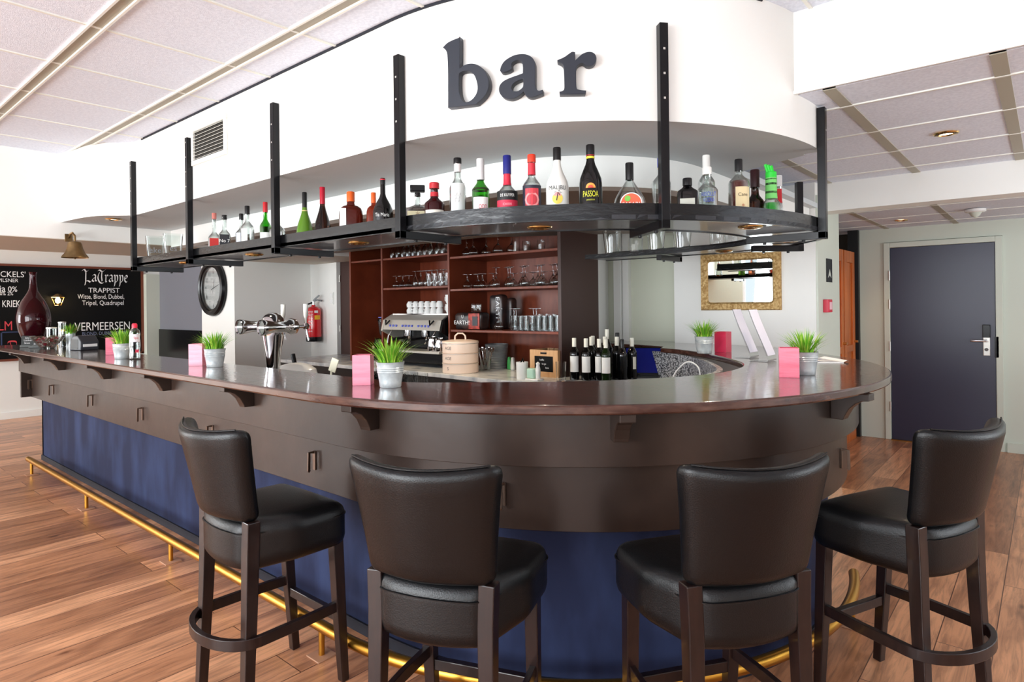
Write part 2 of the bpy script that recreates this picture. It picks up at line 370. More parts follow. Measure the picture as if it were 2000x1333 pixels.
ceil('ceiling_hall', -3.3, 3.5, 5.0, 8.1, 2.22, [-1.30+.60*k for k in range(8)], [5.45, 6.05, 6.65, 7.25], 'x')
# higher ceiling beyond the left bulkhead
struct(MB().box(-10.9, -7.0, -4.2, 4.6, 2.6, 2.7).build('ceiling_left', white, smooth=False))
# bulkhead on the left: a box crossing the room, taupe underside
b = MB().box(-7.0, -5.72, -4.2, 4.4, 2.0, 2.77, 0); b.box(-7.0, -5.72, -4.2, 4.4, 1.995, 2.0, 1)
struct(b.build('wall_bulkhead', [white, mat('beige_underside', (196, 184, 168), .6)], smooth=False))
# curved fascia over the bar
fo = smooth_path([(-5.72, 1.42), (-5.45, 1.44), (-5.25, 1.47), (-5.12, 1.52), (-5.04, 1.60), (-4.95, 1.66), (-4.8, FY)])+[(-4.4, FY), (-3.2, FY)]+arc(FC, FR, -90, 3, 56)
def inset(P, d):
    out = []
    for i, p in enumerate(P):
        a = P[max(0, i-1)]; c = P[min(len(P)-1, i+1)]; tx, ty = c[0]-a[0], c[1]-a[1]; l = math.hypot(tx, ty) or 1; out.append((p[0]-ty/l*d, p[1]+tx/l*d))
    return out
b = MB().ring(fo, inset(fo, .08), 2.125, 2.65, 1, 0)
struct(b.build('wall_fascia', [white, soffitm], ang=.4))
b = MB()  # flat soffit behind the fascia
pin = inset(fo, .078); n = len(pin); back = [(p[0] if p[0] < FC[0] else p[0], 3.25) for p in pin]
back = [(x, 3.05+max(0, (-.79-x))*.45 if x > -1.25 else 4.954) for x, y in back]
b.ring(pin, back, 2.126, 2.16, 0); struct(b.build('ceiling_soffit', soffitm, smooth=False))
# thin dark strip along the joint between fascia and ceiling
og = inset(fo, -.004)[46:]; b = MB().ring(inset(fo, -.006)[48:-14], inset(fo, .002)[48:-14], 2.634, 2.646); struct(b.build('trim_5', darktrim))
# white beam to the right, with the second beam behind it
b = MB().box(-.80, 5.2, 2.734, 2.84, 2.318, 2.66); b.box(-.80, 5.2, 2.726, 2.736, 2.306, 2.32); struct(b.build('wall_beam_front', white, smooth=False))
struct(MB().box(-2.9, 3.5, 4.954, 5.15, 2.108, 2.43).build('wall_beam_rear', white, smooth=False))
# inner core drop with the dark underside above the cabinets
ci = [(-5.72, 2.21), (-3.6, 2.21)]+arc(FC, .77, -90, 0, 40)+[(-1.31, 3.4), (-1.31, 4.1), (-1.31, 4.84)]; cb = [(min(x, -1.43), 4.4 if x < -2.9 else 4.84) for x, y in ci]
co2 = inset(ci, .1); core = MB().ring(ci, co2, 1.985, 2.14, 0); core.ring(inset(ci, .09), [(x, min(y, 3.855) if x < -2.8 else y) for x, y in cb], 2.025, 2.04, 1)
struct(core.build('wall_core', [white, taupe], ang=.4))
# glazed front and right sides behind the camera
def glazing(name, x0, x1, y0, y1, n):
    o = thing(name, None, None); struct(o); fr = MB()
    L = math.hypot(x1-x0, y1-y0); ux, uy = (x1-x0)/L, (y1-y0)/L
    M = Matrix(((ux, -uy, 0, x0), (uy, ux, 0, y0), (0, 0, 1, 0), (0, 0, 0, 1)))
    fr.box(0, L, -.05, .05, 0, .55, 0, M); fr.box(0, L, -.05, .05, 2.55, 2.7, 0, M)
    for k in range(n+1): fr.box(L*k/n-.04, L*k/n+.04, -.04, .04, .55, 2.55, 0, M)
    fr.build('frame', white, o, smooth=False)
glazing('window_1', -5.1, 5.2, -4.1, -4.1, 6); glazing('window_3', -10.8, -8.4, -4.1, -4.1, 2)
struct(MB().box(-8.4, -5.1, -4.2, -4.05, 0, 2.75).build('wall_front', cream, smooth=False))
struct(MB().box(5.1, 5.2, -4.2, 2.74, 0, 2.75).build('wall_right_blocker', white, smooth=False))  # unseen solid wall, put in to keep light off the right side
glazing('window_2', 3.4, 3.4, 2.9, 7.6, 5)
struct(MB().box(3.5, 5.2, 2.74, 2.9, 0, 2.7).build('wall_side_end', white, smooth=False))

# ------------------------------------------------------------------ doors
def door_unit():
    o = thing('door_1', None, None, (-1.33, 7.62, 0)); struct(o)
    fr = MB(); fr.box(0, .055, -.03, .1, 0, 2.065); fr.box(.935, .99, -.03, .1, 0, 2.065); fr.box(.055, .935, -.03, .1, 2.012, 2.065); fr.build('door_frame', grey_green, o, bev=.004)
    MB().box(.058, .932, -.015, .03, .004, 2.009).build('door_leaf', bluedoor, o, bev=.003)
    for z in (.35, .98, 1.42, 1.72):
        h = MB(); h.cyl((.052, -.035, z-.05), (.052, -.035, z+.05), .009); h.build('hinge', steel_b, o)
    p = MB().box(.835, .89, -.035, -.016, .915, 1.10); p.build('lock_plate', steel_b, o, bev=.004)
    MB().box(.832, .893, -.05, -.02, 1.09, 1.215).build('card_reader', blackm, o, bev=.005)
    hn = MB(); hn.tube([(.865, -.03, 1.06), (.865, -.085, 1.06), (.85, -.09, 1.06), (.74, -.09, 1.06)], .011, 10); hn.build('door_handle', steel, o)
    k = MB(); k.cyl((.862, -.045, .975), (.862, -.03, .975), .016); k.build('lock_cylinder', steel, o)
    MB().box(.925, .955, -.03, -.028, .9, 1.1).build('strike_plate', blackm, o, smooth=False)
    struct(MB().box(-1.27, -.39, 7.56, 7.6, 0, .012).build('trim_6', brass2, smooth=False))
door_unit()
# pine doors along the dark corridor
for i, (y0, y1) in enumerate(((6.52, 7.02), (7.06, 7.5))):
    o = thing('door_%d' % (i+2), None, None, (-1.6, y0, 0)); struct(o); wd = y1-y0
    d = MB(); d.box(-.03, 0, 0, wd, 0, 1.98)
    for a, c_, zz0, zz1 in ((0, .09, 0, 1.98), (wd-.09, wd, 0, 1.98), (.09, wd-.09, 1.86, 1.98), (.09, wd-.09, .93, 1.0), (.09, wd-.09, 0, .12)): d.box(0, .016, a, c_, zz0, zz1)
    d.build('door_leaf', wooddoor, o, bev=.003)
    k = MB().cyl((.016, wd-.04, 1.03), (.05, wd-.04, 1.03), .014); k.build('knob', brass2, o)
# dark brown door left of the cabinet, in a white frame
o = thing('door_4', None, None, (-6.56, 4.4, 0)); struct(o)
MB().box(.06, 1.1, .03, .07, 0, 2.0).build('door_leaf', cabdark, o, smooth=False)
MB().box(0, .055, -.02, .08, 0, 2.05).box(.055, 1.15, -.02, .08, 2.0, 2.05).build('door_frame', white, o, smooth=False)
for z in (.5, 1.2, 1.8): MB().cyl((.06, .02, z-.04), (.06, .02, z+.04), .008).build('hinge', steel_b, o)
# grey passage screen behind the left end of the bar
struct(MB().box(-10.55, -7.96, 3.9, 3.95, 1.15, 2.6, 0).box(-10.55, -7.96, 3.88, 3.95, 0, 1.15, 1).build('wall_passage', [mat('slate_grey_paint', (120, 122, 132), .6), blackm], smooth=False))

# ------------------------------------------------------------------ the bar
def grow(r, a):
    g = .11 if r < 1.35 else (.085 if r < 1.45 else .045); t = min(1, max(0, (a+90)/85)); return r+g*t*t*(3-2*t)
def bar_path(r, a1=48, x0=XL):
    P = []
    for i in range(61):
        a = -90+(a1+90)*i/60; q = grow(r, a); P.append((BC[0]+q*math.cos(math.radians(a)), BC[1]+q*math.sin(math.radians(a))))
    return [(x0, BC[1]-r), (-5.5, BC[1]-r), (-3.6, BC[1]-r)]+P
bar = thing('bar_counter', 'long brown bar front with blue kick panel curving round to the right wall', 'bar counter', (-2.2, 2.99, 0))
inv = (2.2, -2.99)
def loc_(P): return [(x+inv[0], y+inv[1]) for x, y in P]
def band(name, r, z0, z1, mt, t=.03, x0=XL, a1=48):
    P = bar_path(r, a1, x0); Q = bar_path(r-t, a1, x0); return MB().ring(loc_(P), loc_(Q), z0, z1).build(name, mt, bar, ang=.4, bev=.002)
band('upper_panel', 1.50, .885, 1.092, brown, .10)
band('lower_panel', 1.41, .635, .885, brown, .08)
band('kick_panel', 1.30, .0, .64, blue, .04, x0=-7.5)
band('skirting', 1.312, .0, .05, darktrim, .012, x0=-7.5)
cap = MB().box(-7.5+2.2, -7.46+2.2, 1.69-2.99, 1.95-2.99, 0, .64, 1); cap.box(-7.4+2.2, -7.36+2.2, 1.5-2.99, 1.86-2.99, .64, 1.09, 0); cap.build('end_panel', [brown, blue], bar, smooth=False)
# staff side: boards under the counter top
Pi = smooth_path([(-7.3, 1.85), (-5, 1.85), (-2.3, 1.86), (-1.95, 1.99), (-1.62, 2.28), (-1.38, 2.6), (-1.3, 2.98), (-1.33, 3.28), (-1.5, 3.6), (-1.78, 3.98), (-2.12, 4.27), (-2.8, 4.62), (-3.0, 4.62)])
Pi = resample(Pi, 90); MB().ring(loc_(Pi), loc_(inset(Pi, .03)), .02, 1.092).build('staff_side_panel', granite, bar, ang=.4)
# corbels
cor = MB(); prof = [(0, 0), (.0, .11), (.145, .11), (.145, .083), (.118, .08), (.094, .068), (.07, .045), (.052, .012), (.048, 0)]
M = Matrix(((0, 0, 1, -.027), (-1, 0, 0, 0), (0, 1, 0, 0), (0, 0, 0, 1)))
cor.prism(prof, 0, .054, 0, M); c0 = cor.build('corbel', brown, bar, smooth=False, bev=.003, fix=True)
spots = [(x, BC[1]-1.50, 0) for x in (-7.0, -5.95, -4.9, -3.9, -2.93)]
for a in (-82, -46, -8, 26): spots.append((BC[0]+grow(1.50, a)*math.cos(math.radians(a)), BC[1]+grow(1.50, a)*math.sin(math.radians(a)), math.radians(a+90)))
for i, (x, y, rz) in enumerate(spots):
    c = c0 if i == 0 else c0.copy()
    if i: C.objects.link(c)
    c.parent = bar; c.location = (x+2.2, y-2.99, .9825); c.rotation_euler = (0, 0, rz)
# bag hooks: little upright double bars
hk = MB(); hk.box(-.010, .010, -.006, 0, 0, .085); hk.tube([(0, -.004, .08), (0, -.03, .08), (0, -.032, .0), (0, -.028, -.004)], .004, 8, sq=True, rz=.006); h0 = hk.build('bag_hook', mat('bronze_hook', (112, 92, 80), .3, metal=.8), bar, bev=.001)
hs = [(x, BC[1]-1.41, 0) for x in (-7.33, -6.64, -5.6, -4.58, -3.55, -2.53)]
for a in (-62, -28, 2, 34): hs.append((BC[0]+grow(1.41, a)*math.cos(math.radians(a)), BC[1]+grow(1.41, a)*math.sin(math.radians(a)), math.radians(a+90)))
for i, (x, y, rz) in enumerate(hs):
    c = h0 if i == 0 else h0.copy()
    if i: C.objects.link(c)
    c.parent = bar; c.location = (x+2.2, y-2.99, .72); c.rotation_euler = (0, 0, rz)
# counter top
NO = 90
outer = resample([(-7.62, 1.31), (-2.2, 1.31)], 30)[:-1]+resample(arc(BC, 1.68, -90, 47, 60), NO)+resample(smooth_path([(-1.055, 4.22), (-1.22, 4.42), (-1.45, 4.62), (-1.75, 4.76), (-2.1, 4.838), (-2.34, 4.845), (-2.39, 4.99), (-2.95, 4.992)]), 30)[1:]
inner = resample([(-7.62, 1.745), (-2.2, 1.75)], 30)[:-1]+resample(smooth_path([(-2.2, 1.75), (-2.05, 1.79), (-1.9, 1.9), (-1.742, 2.03), (-1.486, 2.255), (-1.33, 2.47), (-1.21, 2.72), (-1.17, 2.98), (-1.227, 3.3), (-1.40, 3.58), (-1.72, 3.94), (-2.0, 4.15)]), NO)+resample([(-2.0, 4.15), (-2.18, 4.22), (-2.24, 4.39), (-2.5, 4.48), (-2.95, 4.56)], 30)[1:]
ct = MB().ring(outer, inner, 1.093, 1.127, 0, 1)
o = ct.build('countertop', [topwood, edgewood], ang=.5, bev=.007); tag(o, 'glossy dark mahogany counter top running along the bar and around its curve', 'countertop')
# brass foot rail
rail = thing('foot_rail', 'brass foot rail on short posts along the foot of the bar', 'foot rail', (-2.2, 2.99, 0))
P = [(-6.98, BC[1]-1.52), (-4, BC[1]-1.52)]+arc(BC, 1.52, -90, 16, 60)
MB().tube([(x+2.2, y-2.99, .125) for x, y in P], .024, 14).build('rail', brass, rail)
ps = [(x, BC[1]-1.52) for x in (-6.88, -5.37, -3.86, -2.32)]+[(BC[0]+1.52*math.cos(math.radians(a)), BC[1]+1.52*math.sin(math.radians(a))) for a in (-62, -30, 5)]
p0_ = MB().cyl((0, 0, .004), (0, 0, .105), .0125).build('post', brass, rail); pl0 = MB().box(-.045, .045, -.045, .045, 0, .006).build('base_plate', mat('worn_plate', (176, 132, 104), .5), p0_, bev=.002)
for i, (x, y) in enumerate(ps):
    if i: c = copy_tree(p0_, rail)
    else: c = p0_
    c.location = (x+2.2, y-2.99, 0)

# ------------------------------------------------------------------ hanging bottle shelf
sh = thing('hanging_shelf', 'black bottle shelf hung over the bar on square steel posts, curving to the right', 'shelf', (FC[0], FC[1], 1.76))
SO = [(-5.02, FY), (-4, FY), (-3, FY)]+arc(FC, FR, -90, 8, 50)+smooth_path([(-.79, 3.2), (-.90, 3.45), (-1.15, 3.68), (-1.5, 3.83), (-1.9, 3.86), (-2.4, 3.86)], 6)[1:]
SI = [(-5.02, FY+.33), (-4, FY+.33), (-3, FY+.33)]+arc(FC, FR-.33, -90, 8, 50)+smooth_path([(-1.11, 3.14), (-1.15, 3.25), (-1.3, 3.41), (-1.6, 3.54), (-1.95, 3.58), (-2.4, 3.58)], 6)[1:]
def L2(P): return [(x-FC[0], y-FC[1]) for x, y in P]
board = MB().ring(L2(SO), L2(SI), .004, .02, 0); board.build('shelf_board', mat('shelf_underside', (84, 86, 92), .3, coat=.4), sh, ang=.4)
MB().ring(L2(SO), L2(inset(SO, .018)), 0, .062).build('edge_band', blackgloss, sh, ang=.4)
MB().ring(L2(inset(SI, -.012)), L2(SI), 0, .03).build('inner_edge_band', blackm, sh, ang=.4)
MB().box(-5.02-FC[0], -5.004-FC[0], FY-FC[1], FY+.33-FC[1], 0, .055).build('end_cap', blackgloss, sh, smooth=False)
def hanger(x, y, a, ztop, arm=.33):
    """L shaped hanger: square post outside the edge, arm below, a = outward direction angle"""
    fr = MB(); ox, oy = math.cos(a), math.sin(a); px, py = x+ox*.018-FC[0], y+oy*.018-FC[1]; s = .0165
    M = Matrix(((ox, -oy, 0, px), (oy, ox, 0, py), (0, 0, 1, 0), (0, 0, 0, 1)))
    fr.box(-s, s, -s, s, -.032, ztop-1.76, 0, M); fr.box(-arm, s, -s, s, -.034, -.001, 0, M)
    for q in (.08, .25): fr.lathe([(0, -.042), (.008, -.042), (.008, -.034)], 8, 0, (0, 0, 0), M=M @ Matrix.Translation((-q*arm/.33, 0, 0)))
    zz = 2.2
    while zz < ztop-.03: fr.add([(s+.001, dy, zz-1.76+dz) for dy, dz in ((-.004, -.004), (.004, -.004), (.004, .004), (-.004, .004))], [(0, 1, 2, 3)], 1, M); zz += .09
    return fr.build('hanger', [blackm, steel_b], sh, smooth=False, bev=.002)
for x, zt in ((-4.92, 2.50), (-4.0, 2.50), (-2.98, 2.49), (-2.0, 2.47)): hanger(x, FY, -PI/2, zt)
for a, zt in ((-40.5, 2.475), (0, 2.30)): hanger(FC[0]+FR*math.cos(math.radians(a)), FC[1]+FR*math.sin(math.radians(a)), math.radians(a), zt)
hanger(-1.04, 3.59, math.radians(42), 2.10, .26); hanger(-1.86, 3.86, PI/2, 2.12, .28)
sp = MB().lathe([(.024, .0), (.030, -.007), (.040, -.008), (.050, -.003), (.051, .0)], 24); sp.build
s0 = sp.build('spotlight', brass2, sh); ln = MB().lathe([(0, .001), (.024, -.001)], 20).build('lamp_glass', mat('lamp_glass', (120, 84, 60), .1, spec=.8), s0)
for i, (x, y) in enumerate(((-4.40, 1.80), (-3.49, 1.80), (-2.53, 1.83), (-1.55, 1.99), (-.93, 2.60), (-1.0, 3.33), (-1.48, 3.69))):
    c = s0 if i == 0 else copy_tree(s0, sh)
    c.location = (x-FC[0], y-FC[1], .003); bulb('spot_light', (x, y, 1.745), 10, (1, .86, .68), .02, spot=2.3)
# ------------------------------------------------------------------ bar stools
def make_stool(label):
    t = thing('bar_stool', label, 'bar stool')
    # local +y is the way the sitter faces
    def seat_fn(p):
        x, y, z = p; v = (y+.185)/.37                     # 0 rear .. 1 front
        x *= .66+.35*min(1, max(0, v)*2.3)**.8
        if z > 0: z += .012*(1-(x/.22)**2)*(1-((y)/.2)**2)
        else: z -= .020*(1-(x/.22)**2)*(1-v)
        if y < 0: y -= .035*(1-(x/.2)**2)*(-y/.185)
        return Vector((x, y-.005, z+.625))
    MB().rbox(.47, .37, .168, .045, 8, seat_fn).build('seat', leather, t, ang=1.2)
    sm = MB()  # piping seam round the top of the cushion
    loop = []
    for cx, cy, a0 in ((.190, .140, 0), (-.190, .140, 90), (-.190, -.140, 180), (.190, -.140, 270)):
        for k in range(7):
            a = math.radians(a0+15*k); loop.append(seat_fn(Vector((cx+.0462*math.cos(a), cy+.0462*math.sin(a), .040))))
        if a0 in (0, 180):
            for k in range(1, 10): loop.append(seat_fn(Vector((cx*(1-k/5), (cy/abs(cy))*.1862, .040))))
    sm.tube(loop, .0032, 6, closed=True); sm.build('seam', leather, t.children[0])
    def back_fn(p):
        x, y, z = p; v = max(0, (z+.16)/.32)
        hw = .188+.043*v**1.3; u = x/.2; x = u*hw
        z += (.020*v-.006)*abs(u)**2.2                           # corners rise a little
        y = y-.187-.052*v-.078*(1-abs(u)**1.8)*(0.72+.28*v)
        return Vector((x, y+.02, z+.872))
    MB().rbox(.40, .066, .322, .032, 8, back_fn).build('backrest', leather, t, ang=1.2)
    lp = [back_fn(Vector((-.178+.356*k/20, -.012, .1608))) for k in range(21)]
    MB().tube(lp, .0028, 6).build('seam', leather, t.children[1])
    for s in (-1, 1):
        rl = MB(); rl.tube([(s*.176, -.205, 0), (s*.168, -.185, .4), (s*.166, -.178, .60), (s*.170, -.176, .712)], [.017, .021, .023, .023], sq=True, up=(0, 1, 0), rz=None)
        rl.build('leg', legwood, t, smooth=False, bev=.003)
        fl = MB(); fl.tube([(s*.178, .185, 0), (s*.182, .165, .3), (s*.185, .150, .58)], [.016, .020, .022], sq=True, up=(0, 1, 0)); fl.build('leg', legwood, t, smooth=False, bev=.003)
    # bent wood footrest hoop round the rear legs
    hoop = [(-.183, .165, .30), (-.195, 0, .30), (-.196, -.16, .30)]+[(-.196*math.cos(a), -.16-.125*math.sin(a), .30) for a in [PI*k/16 for k in range(1, 16)]]+[(.196, -.16, .30), (.195, 0, .30), (.183, .165, .30)]
    MB().tube(hoop, .010, sq=True, up=(0, 0, 1), rz=.019).build('footrest_hoop', legwood, t, ang=.5, bev=.002)
    MB().box(-.18, .18, .155, .180, .235, .272).build('front_stretcher', legwood, t, smooth=False, bev=.003)
    return t
S0 = make_stool('black leather bar stool leftmost of the four, its backrest seen nearly side on')
S0.location = (-2.285, 1.245, 0); S0.rotation_euler = (0, 0, -.001); S0['group'] = 'black leather bar stools'
for (x, y, a, lb) in ((-1.365, 1.335, .367, 'black leather bar stool second from the left, in front of the pale pink box'),
                      (-.779, 1.805, .974, 'black leather bar stool second from the right, seat pushed left of its backrest'),
                      (-.438, 2.658, 1.172, 'black leather bar stool furthest right, in front of the dark blue door')):
    copy_tree(S0, None, (x, y, 0), a, lb)

# ------------------------------------------------------------------ back bar
cabt = thing('back_cabinet', 'tall red-brown wooden glass cabinet with open shelves behind the bar', 'cabinet', (-4.15, 4.1, .9))
def cbx(name, x0, x1, y0, y1, z0, z1, m=cabwood, par=None):
    return MB().box(x0+4.15, x1+4.15, y0-4.1, y1-4.1, z0-.9, z1-.9).build(name, m, par or cabt, smooth=False, bev=.002)
cbx('back_panel', -5.5, -2.82, 4.36, 4.385, .9, 2.12)
cbx('side_panel', -5.52, -5.495, 3.87, 4.39, .9, 2.12); cbx('side_panel', -2.845, -2.815, 3.87, 4.39, .9, 2.12, cabdark)
cbx('divider', -4.995, -4.972, 3.87, 4.36, .9, 2.12); cbx('divider', -4.052, -4.030, 3.87, 4.36, .9, 2.12)
cbx('shelf', -5.49, -4.999, 3.875, 4.355, 1.908, 1.926)
cbx('shelf', -4.968, -4.056, 3.875, 4.355, 1.908, 1.926); cbx('shelf', -4.968, -4.056, 3.875, 4.355, 1.618, 1.637)
for z in (1.868, 1.583, 1.226): cbx('shelf', -4.026, -2.849, 3.875, 4.355, z, z+.020)
cbx('top_panel', -5.52, -2.815, 3.86, 4.39, 2.12, 2.128, cabdark)
# marble worktop on its base
wo = [(-6.4, 3.55), (-4.1, 3.55), (-3.6, 3.53), (-3.16, 3.50), (-2.9, 3.53), (-2.7, 3.63), (-2.5, 3.80), (-2.3, 3.98), (-2.13, 4.12)]
wo = smooth_path(wo, 5); wi = [(max(-6.4, min(x, -2.25)), 4.385 if x < -3.1 else 4.385) for x, y in wo]; wi = [(x, 4.385) for x, y in wo]
o = MB().ring(wo, wi, .865, .899).build('worktop', marble, ang=.5, bev=.003); tag(o, 'grey marble worktop under the glass cabinet with curved front edge', 'worktop')
bc_ = thing('base_cabinet', 'dark base cabinet below the marble worktop', 'cabinet', (-4.4, 4.0, 0))
ins = inset(wo, .04); MB().ring([(x+4.4, y-4.0) for x, y in ins], [(x+4.4, .38) for x, y in ins], 0, .864).build('body', mat('dark_carcass', (38, 30, 28), .5), bc_, ang=.5)
# ---- drinking glasses (thin walled, one mesh each)
def thin(prof_o, t_=.0016):
    """outer profile (r,z) bottom to top, open top; returns closed thin profile"""
    inner_ = [(max(r-t_, .0), z) for r, z in reversed(prof_o)]
    zb = prof_o[0][1]; inner_ = [(r, max(z, zb+.006)) for r, z in inner_]
    return [(0, zb)]+prof_o+inner_[:-1]+[(max(prof_o[0][0]-t_, 0), zb+.006), (0, zb+.006)]
def gl(name, prof, seg=14, M=None, m_=None, flip=None):
    b = MB(); 
    if flip: prof = [(r, flip-z) for r, z in reversed(prof)]
    b.lathe(prof, seg); return b.build(name, m_ or crystal)
def stem_prof(h, rb, rf, hs, bowl='wine'):
    """upright stemmed glass: foot rf, stem height hs, bowl radius rb"""
    P = [(0, 0), (rf, 0), (rf, .003), (.006, .008), (.004, hs*.5), (.006, hs)]
    hb = h-hs
    for k in range(1, 9):
        t = k/8; r = rb*math.sin(min(1, t*1.25)*PI/2)*(1 if t < .6 else 1-.22*(t-.6)/.4); P.append((r, hs+hb*t))
    Q = [(r-.0018, z) for r, z in reversed(P[6:])]; return P+Q+[(0, hs+.006)]
G = {}
G['tumbler'] = gl('tumbler', thin([(.026, 0), (.031, .11)]))
G['short'] = gl('tumbler', thin([(.028, 0), (.035, .05), (.031, .085)]), 14)
G['wine'] = gl('wine_glass', stem_prof(.17, .036, .034, .075), flip=.17)
G['flute'] = gl('beer_glass', stem_prof(.15, .028, .03, .03), flip=.15)
G['goblet'] = gl('goblet', stem_prof(.115, .044, .034, .045), flip=.115)
G['balloon'] = gl('balloon_glass', stem_prof(.18, .048, .036, .09), flip=.18)
_first = {k: True for k in G}
def place_glass(k, x, y, z, label, group, cat='glass', name=None, s=1):
    g = G[k]
    if _first[k]: _first[k] = False; o = g
    else: o = g.copy(); C.objects.link(o)
    o.location = (x, y, z); o.scale = (s, s, s); tag(o, label, cat, group); return o

def row(k, xs, ys, z, label, group, s=1, jit=.004):
    for i, x in enumerate(xs):
        y = ys[i % len(ys)]
        place_glass(k, x+random.uniform(-jit, jit), y+random.uniform(-jit, jit), z, label, group, s=s)
def fr(a, b, n): return [a+(b-a)*i/(n-1) for i in range(n)]
g_ = 'stem glasses above the coffee machine'
row('flute', fr(-4.91, -4.11, 11), [3.95], 1.927, 'small upturned stem glass in the front row of the shelf above the upturned goblets', g_)
row('flute', fr(-4.88, -4.13, 9), [4.08], 1.927, 'small upturned stem glass in the second row of the shelf above the upturned goblets', g_)
g_ = 'goblets in the middle compartment'
row('goblet', fr(-4.87, -4.68, 3), [3.96], 1.638, 'low upturned goblet at the left end of the shelf above the coffee machine', g_, 1, .002)
g_ = 'beer glasses in the middle compartment'
row('flute', fr(-4.59, -4.12, 7), [3.96], 1.638, 'upturned stemmed beer glass right of the low goblets above the coffee machine', g_)
row('tumbler', fr(-4.52, -4.10, 6), [4.08], 1.638, 'slim upturned glass behind the stemmed beer glasses above the coffee machine', 'slim glasses in the middle compartment', 1.15)
g_ = 'glasses on the top shelf of the right compartment'
for x, y in ((-3.93, 3.99), (-3.82, 3.96), (-3.72, 4.02)): place_glass('balloon', x, y, 1.889, 'upturned balloon glass in the left cluster of three on the top right shelf', g_)
for x, y in ((-3.53, 3.96), (-3.44, 4.03)): place_glass('balloon', x, y, 1.889, 'upturned balloon glass in the pair beside the tall cut tumbler, top right shelf', g_)
place_glass('tumbler', -3.33, 3.96, 1.889, 'tall cut tumbler between the balloon glasses and the short tumblers on the top right shelf', g_, s=1.12)
place_glass('short', -3.22, 3.96, 1.889, 'short round tumbler standing next to the tall cut tumbler on the top right shelf', g_)
place_glass('short', -3.07, 3.96, 1.889, 'short round tumbler standing alone at the right of the top right shelf', g_)
g_ = 'glasses on the second shelf of the right compartment'
row('goblet', fr(-3.90, -3.62, 4), [3.96, 4.0], 1.604, 'wide upturned goblet with a red band at the left of the second right shelf', g_, 1.1)
row('wine', fr(-3.55, -2.92, 9), [3.96, 4.02], 1.604, 'upturned wine glass in the row on the second right shelf, under the short tumblers', g_)
row('goblet', fr(-3.50, -2.95, 6), [4.12], 1.604, 'upturned goblet in the back row of the second right shelf', g_, 1.1)
g_ = 'glasses on the third shelf of the right compartment'
row('balloon', fr(-3.55, -3.14, 5), [3.97, 4.06], 1.247, 'upturned balloon glass right of the coffee bags on the lowest right shelf', g_)
row('tumbler', fr(-3.33, -2.90, 8), [3.925], 1.247, 'straight tumbler in the front row at the right of the lowest right shelf', g_, 1.1)
row('tumbler', fr(-3.30, -2.90, 7), [4.0], 1.247, 'straight tumbler in the second row at the right of the lowest right shelf', g_, 1.1)
row('tumbler', fr(-3.20, -2.90, 5), [4.08], 1.247, 'straight tumbler in the back row at the right of the lowest right shelf', g_, 1.2)
for x in (-3.83, -3.77): place_glass('short', x, 3.97, 1.402, 'small cut shot glass standing on top of the lying coffee bag' if x < -3.8 else 'small cut shot glass on the coffee bag, nearer the upright bag', None, s=.8)
# red bands of the goblets
# ---- espresso machine
em = thing('espresso_machine', 'wide steel espresso machine with black sides under the goblets', 'coffee machine', (-4.50, 4.08, .899))
mb = MB().box(-.42, .43, -.23, .2, .03, .13); mb.build('base', blackm, em, bev=.012)
MB().box(-.42, .42, -.30, -.05, .13, .150).build('drip_tray', steel_b, em, bev=.004)
MB().box(-.40, .41, -.02, .2, .15, .34).build('back_housing', blackm, em, bev=.006)
hd = MB(); M = Matrix(((0, 0, 1, 0), (1, 0, 0, 0), (0, 1, 0, 0), (0, 0, 0, 1)))
hd.prism([(-.27, .335), (.2, .335), (.2, .475), (-.17, .475), (-.24, .43)], -.40, .395, 0, M); hd.build('head_panel', steel_b, em, smooth=False, bev=.006, fix=True)
for s in (-1, 1):
    sd = MB(); sd.prism([(-.28, .325), (.2, .10), (.2, .48), (-.15, .48), (-.25, .43)], s*.405-.012+(.012 if s > 0 else 0), s*.405+.012+(.012 if s > 0 else 0), 0, M); sd.build('side_panel', blackm if s > 0 else steel_b, em, smooth=False, bev=.003, fix=True)
for i in range(13):
    if i in (3, 8): continue
    MB().box(-.305+.045*i, -.285+.045*i, -.267, -.255, .365, .385).build('button', col((90, 100, 190), .3), em, bev=.002)
for x in (-.33, .29):
    MB().tube([(x-.03, -.26, .425), (x+.0, -.285, .385), (x+.03, -.26, .425)], .008, 8).build('steam_knob', blackm, em)
    MB().tube([(x, -.20, .34), (x-.02, -.24, .28), (x-.03, -.25, .17)], .006, 8).build('steam_wand', steel, em)
for x in (-.17, .08):
    g1 = MB(); g1.cyl((x, -.14, .34), (x, -.14, .275), .045); g1.cyl((x, -.14, .275), (x, -.14, .25), .038, .032); gh = g1.build('brew_group', steel, em)
    p = MB(); p.cyl((x, -.16, .262), (x-.02, -.32, .25), .012, .015); p.build('portafilter_handle', blackm, em)
    p = MB(); p.tube([(x, -.14, .25), (x, -.14, .225), (x+.02, -.14, .205)], .008, 8); p.tube([(x, -.14, .225), (x-.02, -.14, .205)], .008, 8); p.build('spout', steel, em)
MB().box(-.38, .41, -.16, .19, .475, .487).build('cup_tray', steel, em, smooth=False)
for x in (-.38, .38): MB().cyl((x, -.16, 0), (x, -.16, .03), .022).build('foot', blackm, em)
